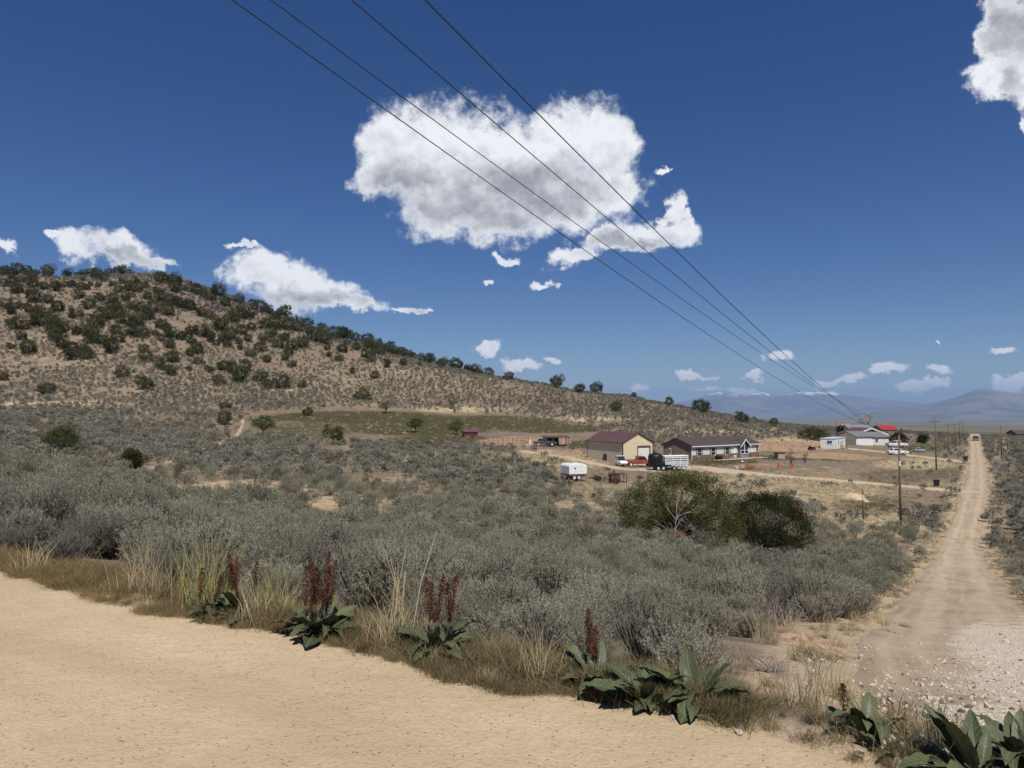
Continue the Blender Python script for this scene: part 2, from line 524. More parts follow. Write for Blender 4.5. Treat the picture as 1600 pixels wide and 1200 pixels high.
# dock leaf: dark green with paler midrib and veins
m = bpy.data.materials.new('dock_leaf'); m.use_nodes = True
t = NT(m.node_tree); bs = m.node_tree.nodes['Principled BSDF']
uvn = t.n('ShaderNodeAttribute', {'attribute_name': 'lf'})
sp = t.n('ShaderNodeSeparateXYZ', None, i0=uvn.outputs['Vector'])
rib = t.ramp(t.math('ABSOLUTE', sp.outputs[0]), 0.04, 0.12, True, 1, 0)
vein = t.math('SINE', t.math('MULTIPLY', t.math('SUBTRACT', sp.outputs[1], t.math('MULTIPLY', t.math('ABSOLUTE', sp.outputs[0]), 0.16)), 62.0))
vein = t.math('MULTIPLY', t.ramp(vein, 0.55, 1.0), 0.35)
oi = t.n('ShaderNodeObjectInfo')
base = t.mix(oi.outputs['Random'], (0.04, 0.05, 0.02), (0.088, 0.10, 0.042))
base = t.mix(t.math('MAXIMUM', t.math('MULTIPLY', rib, 0.8), vein), base, (0.13, 0.16, 0.08))
tcx = t.n('ShaderNodeTexCoord')
nzx = t.noise(tcx.outputs['Object'], 22, 4, 0.6)
base = t.mix(t.ramp(nzx.outputs[0], 0.62, 0.75), base, (0.20, 0.17, 0.09))
t.L(base, bs.inputs['Base Color']); bs.inputs['Roughness'].default_value = 0.55
bs.inputs['Specular IOR Level'].default_value = 0.4
bmp = t.n('ShaderNodeBump', None, Strength=0.5, Height=vein); bmp.inputs['Distance'].default_value = 0.01
t.L(bmp.outputs[0], bs.inputs['Normal'])
M['dock'] = m

# ground: soil with zones carried by vertex attributes (bare, green, straw, red)
def ground_material():
    m = bpy.data.materials.new('ground_soil'); m.use_nodes = True
    t = NT(m.node_tree); bs = m.node_tree.nodes['Principled BSDF']
    g = t.n('ShaderNodeNewGeometry'); P = g.outputs['Position']
    nA = t.noise(P, 0.35, 6, 0.6); nB = t.noise(P, 2.6, 6, 0.65); nC = t.noise(P, 0.045, 5, 0.6); nD = t.noise(P, 22, 4, 0.65)
    z = t.n('ShaderNodeAttribute', {'attribute_name': 'zone'})
    zs = t.n('ShaderNodeSeparateColor', None, i0=z.outputs['Color'])
    def mask(v, w=0.35):
        nn = t.math('ADD', t.math('MULTIPLY', nA.outputs[0], 0.5), t.math('MULTIPLY', nB.outputs[0], 0.5))
        s = t.math('ADD', v, t.math('MULTIPLY', t.math('SUBTRACT', nn, 0.5), 1.8))
        return t.ramp(s, 0.5 - w, 0.5 + w)
    soil = t.mix(t.ramp(nA.outputs[0], 0.3, 0.7), (0.14, 0.108, 0.078), (0.215, 0.168, 0.122))
    soil = t.mix(t.math('MULTIPLY', t.ramp(nB.outputs[0], 0.45, 0.7), 0.5), soil, (0.19, 0.165, 0.115))
    soil = t.mix(t.math('MULTIPLY', t.ramp(nC.outputs[0], 0.4, 0.65), 0.45), soil, (0.22, 0.16, 0.12))
    red = t.mix(nB.outputs[0], (0.29, 0.175, 0.11), (0.38, 0.255, 0.165))
    bare = t.mix(nB.outputs[0], (0.34, 0.25, 0.16), (0.48, 0.37, 0.25))
    green = t.mix(t.ramp(nA.outputs[0], 0.35, 0.65), (0.068, 0.054, 0.028), (0.048, 0.050, 0.018))
    green = t.mix(t.math('MULTIPLY', t.ramp(nB.outputs[0], 0.5, 0.75), 0.6), green, (0.19, 0.15, 0.09))
    straw = t.mix(nB.outputs[0], (0.30, 0.235, 0.135), (0.50, 0.42, 0.27))
    c = t.mix(mask(zs.outputs[2]), soil, straw)
    c = t.mix(mask(zs.outputs[1], 0.25), c, green)
    c = t.mix(mask(zs.outputs[0], 0.25), c, bare)
    c = t.mix(mask(z.outputs['Alpha'], 0.25), c, red)
    # the wide valley floor far off
    ln = t.vmath('LENGTH', P)
    nV = t.noise(t.vmath('MULTIPLY', P, (0.001, 0.0004, 0.0)), 2.2, 6, 0.62)
    val = t.mix(t.ramp(nV.outputs[0], 0.35, 0.65), (0.10, 0.09, 0.062), (0.21, 0.185, 0.125))
    c = t.mix(t.ramp(ln, 500, 1200), c, val)
    c = t.mix(t.math('MULTIPLY', t.ramp(nD.outputs[0], 0.5, 0.75), 0.28), c, (0.14, 0.105, 0.07))
    t.L(c, bs.inputs['Base Color']); bs.inputs['Roughness'].default_value = 0.95; bs.inputs['Specular IOR Level'].default_value = 0.1
    hgt = t.math('ADD', t.math('MULTIPLY', nB.outputs[0], 0.6), t.math('MULTIPLY', nD.outputs[0], 0.25))
    b = t.n('ShaderNodeBump', None, Strength=0.7, Height=hgt); b.inputs['Distance'].default_value = 0.12
    t.L(b.outputs[0], bs.inputs['Normal'])
    return m
M['ground'] = ground_material()

def dirt_material(name, c_lo, c_hi, c_track, tracks=1.0):
    """road dirt; 'rd' attribute: x across -1..1, y = along in metres, z = gravel share"""
    m = bpy.data.materials.new(name); m.use_nodes = True
    t = NT(m.node_tree); bs = m.node_tree.nodes['Principled BSDF']
    g = t.n('ShaderNodeNewGeometry'); P = g.outputs['Position']
    a = t.n('ShaderNodeAttribute', {'attribute_name': 'rd'})
    s = t.n('ShaderNodeSeparateXYZ', None, i0=a.outputs['Vector'])
    nA = t.noise(P, 0.5, 5, 0.6); nB = t.noise(P, 5, 6, 0.65); nC = t.noise(P, 38, 4, 0.7); nS = t.noise(P, 1.3, 4, 0.6)
    c = t.mix(t.ramp(nA.outputs[0], 0.3, 0.7), c_lo, c_hi)
    c = t.mix(t.math('MULTIPLY', t.ramp(nB.outputs[0], 0.45, 0.75), 0.35), c, c_lo)
    # wheel tracks: streaks that run along the road
    st = t.n('ShaderNodeCombineXYZ', None, i0=t.math('MULTIPLY', s.outputs[0], 7.0), i1=t.math('MULTIPLY', s.outputs[1], 0.10), i2=0.0)
    nT = t.noise(st.outputs[0], 1.0, 4, 0.55)
    c = t.mix(t.math('MULTIPLY', t.ramp(nT.outputs[0], 0.42, 0.62), 0.6), c, c_track)
    ab = t.math('ABSOLUTE', s.outputs[0])
    wt_ = t.ramp(t.math('ABSOLUTE', t.math('SUBTRACT', ab, 0.42)), 0.06, 0.22, True, 1, 0)
    wt_ = t.math('MULTIPLY', wt_, t.ramp(nS.outputs[0], 0.3, 0.6))
    c = t.mix(t.math('MULTIPLY', t.ramp(nC.outputs[0], 0.42, 0.72), 0.38), c, tuple(k * .62 for k in c_lo))
    c = t.mix(t.math('MULTIPLY', wt_, 0.55 * tracks), c, tuple(min(1, k * 1.12) for k in c_track))
    c = t.mix(t.math('MULTIPLY', t.ramp(ab, 0.72, 1.0), 0.55 * tracks), c, tuple(k * .8 for k in c_lo))
    vor = t.n('ShaderNodeTexVoronoi', None, Scale=46.0); t.L(P, vor.inputs['Vector'])
    peb = t.ramp(vor.outputs['Distance'], 0.1, 0.35, True, 1, 0)
    pr = t.n('ShaderNodeSeparateColor', None, i0=vor.outputs['Color'])
    sel = t.math('MULTIPLY', peb, t.ramp(pr.outputs[0], 0.88, 0.93))
    c = t.mix(t.math('MULTIPLY', sel, 0.4), c, t.mix(pr.outputs[1], (0.22, 0.17, 0.12), (0.6, 0.52, 0.42)))
    # crushed white gravel
    vg = t.n('ShaderNodeTexVoronoi', None, Scale=30.0); t.L(P, vg.inputs['Vector'])
    vgc = t.n('ShaderNodeSeparateColor', None, i0=vg.outputs['Color'])
    gcol = t.mix(vgc.outputs[0], (0.36, 0.29, 0.21), (0.74, 0.65, 0.52))
    gm = t.ramp(t.math('ADD', s.outputs[2], t.math('MULTIPLY', t.math('SUBTRACT', t.math('ADD', t.math('MULTIPLY', nS.outputs[0], 0.5), t.math('MULTIPLY', nB.outputs[0], 0.5)), 0.5), 2.6)), 0.25, 0.85)
    c = t.mix(gm, c, gcol)
    t.L(c, bs.inputs['Base Color']); bs.inputs['Roughness'].default_value = 0.95; bs.inputs['Specular IOR Level'].default_value = 0.1
    h = t.math('ADD', t.math('MULTIPLY', nB.outputs[0], 0.5), t.math('MULTIPLY', nC.outputs[0], 0.22))
    h = t.math('ADD', h, t.math('MULTIPLY', sel, 0.35))
    h = t.math('ADD', h, t.math('MULTIPLY', t.math('MULTIPLY', gm, vg.outputs['Distance']), -0.22))
    h = t.math('ADD', h, t.math('MULTIPLY', nT.outputs[0], 0.5))
    b = t.n('ShaderNodeBump', None, Strength=0.8, Height=h); b.inputs['Distance'].default_value = 0.07
    t.L(b.outputs[0], bs.inputs['Normal'])
    return m
M['road'] = dirt_material('tan_road_dirt', (0.45, 0.345, 0.215), (0.555, 0.435, 0.285), (0.415, 0.31, 0.19), 0.0)
M['side_road'] = dirt_material('side_road_dirt', (0.29, 0.215, 0.145), (0.43, 0.335, 0.235), (0.45, 0.36, 0.255))
M['drive'] = dirt_material('driveway_dirt', (0.39, 0.305, 0.21), (0.50, 0.41, 0.30), (0.46, 0.37, 0.265))

# ------------------------------------------------------------------ the ground sheet
azs = np.concatenate([np.arange(-180, -48, 4.0), np.arange(-48, 48, 0.3), np.arange(48, 180, 4.0)])
rs = np.concatenate([np.exp(np.arange(math.log(1.0), math.log(700), 0.0165)), np.exp(np.linspace(math.log(712), math.log(42000), 60))])
AA, RR = np.meshgrid(np.radians(azs), rs, indexing='ij')
GX, GY = RR * np.sin(AA), RR * np.cos(AA)
GZ = H(GX, GY)
na, nr = GX.shape
Vg = np.stack([GX, GY, GZ], -1).reshape(-1, 3)
ii, jj = np.meshgrid(np.arange(na), np.arange(nr - 1), indexing='ij')
i2 = (ii + 1) % na
Q = np.stack([ii * nr + jj, ii * nr + jj + 1, i2 * nr + jj + 1, i2 * nr + jj], -1).reshape(-1, 4)[:, ::-1]
cz = len(Vg)
Vg = np.vstack([Vg, [[0, 0, 0]]])
gm = new_mesh('ground', Vg, Q, True)
import bmesh
bm = bmesh.new(); bm.from_mesh(gm); bm.verts.ensure_lookup_table()
for i in range(na):
    bm.faces.new((bm.verts[cz], bm.verts[((i + 1) % na) * nr], bm.verts[i * nr]))
bmesh.ops.recalc_face_normals(bm, faces=bm.faces)
bm.faces.ensure_lookup_table()
if bm.faces[0].normal.z < 0: bmesh.ops.reverse_faces(bm, faces=bm.faces)
bm.to_mesh(gm); bm.free()

def blobs(px, py, L, soft=0.35):
    v = np.zeros_like(px)
    for (cx, cyy, rx, ry, w) in L:
        d = np.sqrt(((px - cx) / rx) ** 2 + ((py - cyy) / ry) ** 2)
        v = np.maximum(v, w * smooth01((1 + soft - d) / (2 * soft)))
    return v

# zones of the ground, outlined on the photograph and laid on the land
Z_BARE = [(380, 762, 110, 12, .9), (520, 785, 90, 10, .8), (560, 795, 60, 8, .6), (270, 735, 60, 8, .5), (620, 750, 60, 6, .5), (900, 792, 60, 10, .6), (700, 775, 70, 6, .45),
          (1340, 772, 40, 7, .7), (1290, 735, 90, 7, .35), (1480, 850, 20, 60, .4), (1270, 1000, 70, 35, .9), (1230, 1060, 80, 40, .8), (1320, 1090, 60, 30, .8), (320, 770, 90, 8, .7),
          (1440, 860, 22, 40, .5), (80, 631, 90, 4, .9), (450, 610, 40, 4, .5), (1390, 672, 60, 3, .5), (1250, 675, 40, 3, .6), (1560, 700, 16, 20, .5), (860, 705, 60, 4, .5), (1565, 850, 25, 60, .4)]
Z_GREEN = [(560, 652, 150, 10, .9), (660, 668, 130, 14, .85), (760, 660, 130, 11, .95), (700, 690, 110, 10, .9), (480, 672, 90, 14, .6), (860, 670, 90, 7, .9), (900, 694, 60, 7, .7),
           (1130, 722, 60, 6, .8), (1230, 715, 90, 5, .7), (1200, 730, 60, 4, .5), (1330, 717, 60, 4, .8), (1400, 745, 70, 14, .5), (1470, 740, 40, 10, .5), (1360, 790, 60, 16, .6), (1440, 700, 50, 8, .6),
           (1480, 690, 30, 10, .6), (1580, 760, 25, 30, .5), (1590, 830, 30, 30, .5), (1560, 720, 16, 20, .4)]
Z_STRAW = [(1200, 770, 220, 30, .6), (1350, 820, 110, 25, .6), (1000, 770, 120, 22, .5), (860, 720, 110, 16, .6), (720, 640, 80, 4, .8), (870, 655, 120, 4, .8), (1120, 672, 120, 5, .8), (1260, 690, 80, 8, .8),
           (1430, 725, 70, 10, .7), (700, 715, 150, 10, .4), (200, 600, 250, 60, .25), (600, 600, 200, 40, .3), (1570, 690, 40, 12, .6), (1400, 760, 120, 10, .4), (60, 560, 120, 40, .3)]
Z_RED = [(820, 690, 75, 8, .9), (1200, 697, 90, 8, .9), (1290, 712, 60, 5, .9), (1340, 716, 50, 4, .7), (900, 708, 40, 4, .8), (1240, 700, 60, 6, .9), (1300, 760, 60, 5, .2), (1260, 742, 80, 6, .45), (1190, 728, 60, 5, .5)]
vx, vy, vz = Vg[:, 0], Vg[:, 1], Vg[:, 2]
gpx, gpy, gd = project(vx, vy, vz)
front = (vy > 2) & (np.hypot(vx, vy) < 420)
zone = np.zeros((len(Vg), 4), np.float32)
for k, L in enumerate((Z_BARE, Z_GREEN, Z_STRAW, Z_RED)):
    zone[:, k] = np.where(front, blobs(gpx, gpy, L), 0)
se = edge_s(vx, vy)
zone[:, 0] = np.maximum(zone[:, 0], 0.8 * smooth01((0.9 - se) / 1.2))
hill = smooth01((np.hypot(vx, vy) - 190) / 60) * np.clip((vz - 3) / 12, 0, 1)
zone[:, 3] = np.maximum(zone[:, 3], 0.16 * hill)
ca = gm.color_attributes.new('zone', 'FLOAT_COLOR', 'POINT')
ca.data.foreach_set('color', zone.ravel())
ground = obj('ground', gm, M['ground'])
tag(ground, kind='structure')

# ------------------------------------------------------------------ roads and tracks (sheets on the land)
ROADS = []      # (polyline left, polyline right) for keeping plants off

def strip(name, left, right, material, lift=0.03, nx=14, step=1.0, grav=None, wob=0.25, kind='structure', seed=0):
    """sheet between two world polylines, draped on the land with an uneven edge"""
    left = np.array(left, float)[:, :2]; right = np.array(right, float)[:, :2]
    mid = (left + right) / 2
    seg = np.r_[0, np.cumsum(np.hypot(*np.diff(mid, axis=0).T))]
    n = max(8, int(seg[-1] / step))
    tt = np.linspace(0, seg[-1], n)
    # denser sampling near the camera
    def ip(P, tt): return np.stack([np.interp(tt, seg, P[:, 0]), np.interp(tt, seg, P[:, 1])], -1)
    def sm(P):
        k = np.array([1, 2, 3, 4, 3, 2, 1.]); k /= k.sum()
        return np.stack([np.convolve(np.pad(P[:, c], 3, mode='reflect', reflect_type='odd'), k, mode='valid') for c in (0, 1)], -1)
    Lp, Rp = sm(ip(left, tt)), sm(ip(right, tt))
    wl = (fbm(tt / 1.7, tt * 0 + seed, 4, 11 + seed) - 0.5) * 2 * wob
    wr = (fbm(tt / 1.7, tt * 0 + 5 + seed, 4, 17 + seed) - 0.5) * 2 * wob
    dv = Rp - Lp; wdt = np.hypot(dv[:, 0], dv[:, 1])[:, None]; dn = dv / np.maximum(wdt, .01)
    Lp = Lp - dn * wl[:, None]; Rp = Rp + dn * wr[:, None]
    s = np.linspace(0, 1, nx)
    P = Lp[:, None, :] * (1 - s[None, :, None]) + Rp[:, None, :] * s[None, :, None]
    z = H(P[..., 0], P[..., 1])
    prof_ = lift * smooth01(np.minimum(s, 1 - s) / 0.12)[None, :] - 0.02 * (1 - smooth01(np.minimum(s, 1 - s) / 0.06))[None, :]
    z = z + prof_
    V = np.concatenate([P, z[..., None]], -1).reshape(-1, 3)
    a, b = np.meshgrid(np.arange(n - 1), np.arange(nx - 1), indexing='ij')
    Qs = np.stack([a * nx + b, a * nx + b + 1, (a + 1) * nx + b + 1, (a + 1) * nx + b], -1).reshape(-1, 4)
    me = new_mesh(name, V, Qs, True)
    bm = bmesh.new(); bm.from_mesh(me); bmesh.ops.recalc_face_normals(bm, faces=bm.faces); bm.faces.ensure_lookup_table()
    if sum(f.normal.z for f in bm.faces) < 0: bmesh.ops.reverse_faces(bm, faces=bm.faces)
    bm.to_mesh(me); bm.free()
    rd = np.zeros((n, nx, 3), np.float32)
    rd[..., 0] = (s * 2 - 1)[None, :]; rd[..., 1] = tt[:, None]
    if grav is not None:
        qx, qy, qd = project(P[..., 0], P[..., 1], z)
        rd[..., 2] = blobs(qx, qy, grav, 0.55)
    at = me.attributes.new('rd', 'FLOAT_VECTOR', 'POINT'); at.data.foreach_set('vector', rd.ravel())
    o = obj(name, me, material); tag(o, kind=kind)
    ROADS.append((Lp, Rp))
    return o

# the graded road the photographer stands on
def edge_world(t, s):
    return _c + ED * t + EN * s
ts = np.concatenate([np.arange(-60, -12, 1.0), np.arange(-12, 8, 0.12), np.arange(8, 40, 1.0)])
ss = np.concatenate([np.arange(-16, -6, 0.8), np.linspace(-6, 0.12, 60)])
TT, SS = np.meshgrid(ts, ss, indexing='ij')
jit = (fbm(TT / 0.8, TT * 0 + 3, 5, 29) - 0.5) * 0.55 + (fbm(TT / 0.3, SS * 2, 4, 31) - 0.5) * 0.30
SS2 = SS + jit * smooth01((SS + 2.5) / 2.5)
RX = _c[0] + ED[0] * TT + EN[0] * SS2; RY = _c[1] + ED[1] * TT + EN[1] * SS2
edge_in = smooth01((0.12 - SS) / 0.5)
RZ = H(RX, RY) + 0.02 * edge_in - 0.015 * (1 - edge_in) + (fbm(RX * 1.3, RY * 1.3, 4, 41) - 0.5) * 0.035 * smooth01((-SS + 0.1) / 0.5) * smooth01((SS + 7) / 3)
a, b = np.meshgrid(np.arange(len(ts) - 1), np.arange(len(ss) - 1), indexing='ij'); nx = len(ss)
Qs = np.stack([a * nx + b, (a + 1) * nx + b, (a + 1) * nx + b + 1, a * nx + b + 1], -1).reshape(-1, 4)
me = new_mesh('road', np.stack([RX, RY, RZ], -1).reshape(-1, 3), Qs, True)
rd = np.zeros((len(ts), len(ss), 3), np.float32); rd[..., 0] = SS / 6 + 1; rd[..., 1] = TT
at = me.attributes.new('rd', 'FLOAT_VECTOR', 'POINT'); at.data.foreach_set('vector', rd.ravel())
tag(obj('road', me, M['road']), kind='structure')

# side road running down into the dip and up to the far crest
SIDE = [(678, 1515, 1531), (684, 1514.5, 1532), (700, 1514, 1535), (720, 1512.5, 1539), (740, 1510, 1543), (755, 1507, 1545), (770, 1499, 1548), (785, 1496, 1545), (800, 1490, 1541), (820, 1482, 1537),
        (850, 1465, 1534), (880, 1447, 1549), (900, 1432, 1562), (930, 1405, 1588), (960, 1372, 1625), (1000, 1335, 1690), (1040, 1312, 1780), (1080, 1318, 1900), (1120, 1350, 2050)]
lw = [ground_at(l, y) for (y, l, r) in SIDE]; rw = [ground_at(r, y) for (y, l, r) in SIDE]
e1 = edge_world(1.4 + edge_t(*flat_pt(1440, 1205)), 0.35); e2 = edge_world(12.0, 0.2)
lw.append(Vector((e1[0], e1[1], 0))); rw.append(Vector((e2[0], e2[1], 0)))
strip('side_road', lw, rw, M['side_road'], 0.035, 40, 0.35,
      grav=[(1560, 1005, 75, 32, 1.0), (1600, 1060, 80, 60, .95), (1490, 1120, 70, 22, .75), (1560, 1120, 90, 30, .6), (1640, 1020, 80, 60, 1)], wob=0.35)

def track(name, pix, material, lift=0.03, wob=0.25, seed=0, step=0.8):
    """pix: (px, py, width in metres)"""
    c = [ground_at(p[0], p[1]) for p in pix]
    l, r = [], []
    for i, p in enumerate(c):
        d = (c[min(i + 1, len(c) - 1)] - c[max(i - 1, 0)]); d.z = 0; d.normalize()
        nrm = Vector((-d.y, d.x, 0)); w = pix[i][2] / 2
        l.append(p + nrm * w); r.append(p - nrm * w)
    return strip(name, l, r, material, lift, 12, step, None, wob, seed=seed)
track('driveway', [(1519, 771, 7), (1490, 767, 4.5), (1440, 762, 3.6), (1380, 757, 3.6), (1300, 750.5, 3.8), (1220, 744.5, 4.4), (1160, 739, 6), (1115, 734, 9), (1085, 730, 9), (1050, 732, 6),
                   (1010, 735, 4), (970, 733, 3.6), (930, 725, 3.4), (890, 716, 3.0), (850, 709.5, 2.8), (815, 704.5, 2.4)], M['drive'], 0.06, 0.4, 1)
track('driveway', [(1517, 722, 5), (1490, 719.5, 3.6), (1450, 715, 3.6), (1400, 708.5, 3.8), (1360, 704, 4.5), (1330, 701.5, 5), (1316, 700.5, 5)], M['drive'], 0.06, 0.4, 2)
track('path', [(165, 748, 1.2), (225, 738, 1.5), (265, 724, 1.2), (300, 709, 1.2), (340, 695, 1.1), (368, 683, 1.0), (379, 665, .7), (380, 655, .5)], M['side_road'], 0.05, 0.45, 3)
track('path', [(-40, 634, 3.2), (40, 632, 3.2), (100, 629.5, 2.6), (165, 627, 1.6)], M['side_road'], 0.07, 0.6, 4)

ROADPTS = np.concatenate([(l + r) / 2 for l, r in ROADS]); ROADW = np.concatenate([np.hypot(*(r - l).T) / 2 for l, r in ROADS])
def on_road(x, y, pad=0.3):
    """True where a plant would stand in a road, drive or path"""
    out = edge_s(x, y) < 0.1 + pad
    for Lp, Rp in ROADS:
        poly = np.vstack([Lp[::2], Rp[::-2]])
        ax_, ay_ = poly[:, 0], poly[:, 1]; bx_, by_ = np.roll(ax_, -1), np.roll(ay_, -1)
        lo = poly.min(0) - pad; hi = poly.max(0) + pad
        sel = np.nonzero((x > lo[0]) & (x < hi[0]) & (y > lo[1]) & (y < hi[1]) & ~out)[0]
        for k in range(0, len(sel), 4000):
            ii = sel[k:k + 4000]; X = x[ii][:, None]; Y = y[ii][:, None]
            cross = ((ay_ > Y) != (by_ > Y)) & (X < (bx_ - ax_) * (Y - ay_) / np.where(by_ == ay_, 1e-9, by_ - ay_) + ax_)
            near_ = np.hypot(X - ax_, Y - ay_).min(1) < pad
            out[ii] |= (cross.sum(1) % 2 == 1) | near_
    return out

# trodden, bare verges: the soil beside every road carries the road's dirt
nv = np.nonzero(front)[0]
edges_ = np.concatenate([np.vstack([l[::3], r_[::3]]) for l, r_ in ROADS[:3]])
for k0 in range(0, len(nv), 3000):
    q_ = nv[k0:k0 + 3000]
    dd_ = np.sqrt(((Vg[q_, None, :2] - edges_[None]) ** 2).sum(-1).min(1))
    zone[q_, 0] = np.maximum(zone[q_, 0], 0.72 * smooth01((2.0 - dd_) / 1.9))
gm.color_attributes['zone'].data.foreach_set('color', zone.ravel())

# ------------------------------------------------------------------ far mountains
def mountain(name, sky, dist, depth, base, mat_, seed, rough):
    pxs = np.array([s[0] for s in sky], float); pys = np.array([s[1] for s in sky], float)
    azm = np.linspace(math.atan((pxs[0] - 800) / F), math.atan((pxs[-1] - 800) / F), 420)
    px_ = 800 + F * np.tan(azm)
    top = (YH - np.interp(px_, pxs, pys)) / F * dist / np.cos(azm) * np.cos(azm) + EYE
    nd = 46
    V = []
    for k in range(nd):
        s = k / (nd - 1)               # 0 foot in front, 0.6 ridge, 1 back foot
        r = (dist - depth * 0.6 + depth * s) / np.cos(azm)
        ridge = np.where(s < 0.6, (s / 0.6) ** 1.35, ((1 - s) / 0.4) ** 1.1) if True else 0
        x = r * np.sin(azm); y = r * np.cos(azm)
        n = fbm(x / (depth * .16), y / (depth * .16), 5, seed)
        n = 1 - np.abs(2 * n - 1) * 1.6
        z = base + (top - base) * ridge
        z = z + (n - 0.5) * rough * (top - base) * np.sin(math.pi * min(1, s / 0.62)) ** 0.8 * (0.8 if s < 0.6 else 0.3)
        V.append(np.stack([x, y, z], -1))
    V = np.array(V).reshape(-1, 3)
    a, b = np.meshgrid(np.arange(nd - 1), np.arange(len(azm) - 1), indexing='ij'); w = len(azm)
    Qm = np.stack([a * w + b, a * w + b + 1, (a + 1) * w + b + 1, (a + 1) * w + b], -1).reshape(-1, 4)
    o = obj(name, new_mesh(name, V, Qm, True), mat_)
    return tag(o, kind='structure')

def mountain_mat(name, snow_z):
    m = bpy.data.materials.new(name); m.use_nodes = True
    t = NT(m.node_tree); bs = m.node_tree.nodes['Principled BSDF']
    g = t.n('ShaderNodeNewGeometry'); P = g.outputs['Position']
    n = t.noise(P, 0.0009, 7, 0.65); n2 = t.noise(P, 0.0035, 6, 0.65)
    c = t.mix(t.ramp(n.outputs[0], 0.35, 0.65), (0.085, 0.08, 0.07), (0.20, 0.17, 0.135))
    z = t.n('ShaderNodeSeparateXYZ', None, i0=P).outputs[2]
    if snow_z:
        zz = t.math('ADD', z, t.math('MULTIPLY', t.math('SUBTRACT', n2.outputs[0], 0.5), 900.0))
        c = t.mix(t.ramp(zz, snow_z - 60, snow_z + 60), c, (0.85, 0.87, 0.9))
    t.L(c, bs.inputs['Base Color']); bs.inputs['Roughness'].default_value = 1.0; bs.inputs['Specular IOR Level'].default_value = 0.0
    return m
mountain('mountain_range', [(560, 640), (760, 632), (900, 634), (1000, 632), (1060, 629), (1090, 622), (1110, 616), (1122, 613), (1140, 616), (1150, 615), (1165, 619), (1180, 615), (1192, 613), (1206, 617), (1222, 619), (1240, 615), (1252, 612), (1268, 613),
                            (1285, 612), (1300, 612), (1315, 616), (1350, 621), (1380, 624), (1410, 627), (1440, 630), (1480, 634), (1560, 637), (1700, 636), (1900, 638), (2300, 643)], 30000, 11000, -140, mountain_mat('far_range', 800), 5, 0.35)
mountain('mountain', [(1330, 648), (1400, 640), (1430, 634), (1450, 631), (1475, 626), (1500, 619), (1515, 613), (1528, 609), (1537, 608), (1550, 609), (1575, 613), (1610, 617), (1680, 625), (1760, 633), (1850, 641), (1900, 647)], 19000, 7000, -138, mountain_mat('near_peak', 0), 9, 0.30)

# ------------------------------------------------------------------ vegetation meshes
def unit(v):
    return v / np.maximum(np.linalg.norm(v, axis=-1, keepdims=True), 1e-9)

def leaves(base, dirs, length, width, rng):
    """diamond leaves: one quad each"""
    n = len(base)
    d = unit(dirs); side = unit(np.cross(d, rng.normal(size=(n, 3))))
    L = np.broadcast_to(length, n)[:, None]; Wd = np.broadcast_to(width, n)[:, None]
    mid = base + d * L * 0.5
    V = np.stack([base, mid + side * Wd * 0.5, base + d * L, mid - side * Wd * 0.5], 1).reshape(-1, 3)
    Qd = np.arange(n * 4).reshape(n, 4)
    return V, Qd

def join(parts):
    V, Q_, o = [], [], 0
    for v, q in parts:
        V.append(v); Q_.append(q + o); o += len(v)
    return np.concatenate(V), np.concatenate(Q_)

def sticks(p0, p1, r0, r1):
    """three-sided twigs as quads"""
    n = len(p0)
    d = unit(p1 - p0)
    ref = np.where(np.abs(d[:, 2:3]) < 0.9, np.array([[0, 0, 1.]]), np.array([[1., 0, 0]]))
    a = unit(np.cross(d, ref)); b = np.cross(d, a)
    V = []
    for pt, rr in ((p0, r0), (p1, r1)):
        for k in range(3):
            t = 2 * math.pi * k / 3
            V.append(pt + (a * math.cos(t) + b * math.sin(t)) * np.broadcast_to(rr, n)[:, None])
    V = np.stack(V, 1).reshape(-1, 3)
    o = np.arange(n)[:, None] * 6
    Qd = np.concatenate([o + np.array([[k, (k + 1) % 3, 3 + (k + 1) % 3, 3 + k]]) for k in range(3)])
    return V, Qd

def two_mat(name, A, B, ma, mb):
    V, Q_ = join([A, B])
    me = new_mesh(name, V, Q_)
    me.materials.append(ma); me.materials.append(mb)
    idx = np.r_[np.zeros(len(A[1]), np.int32), np.ones(len(B[1]), np.int32)]
    me.polygons.foreach_set('material_index', idx)
    return me

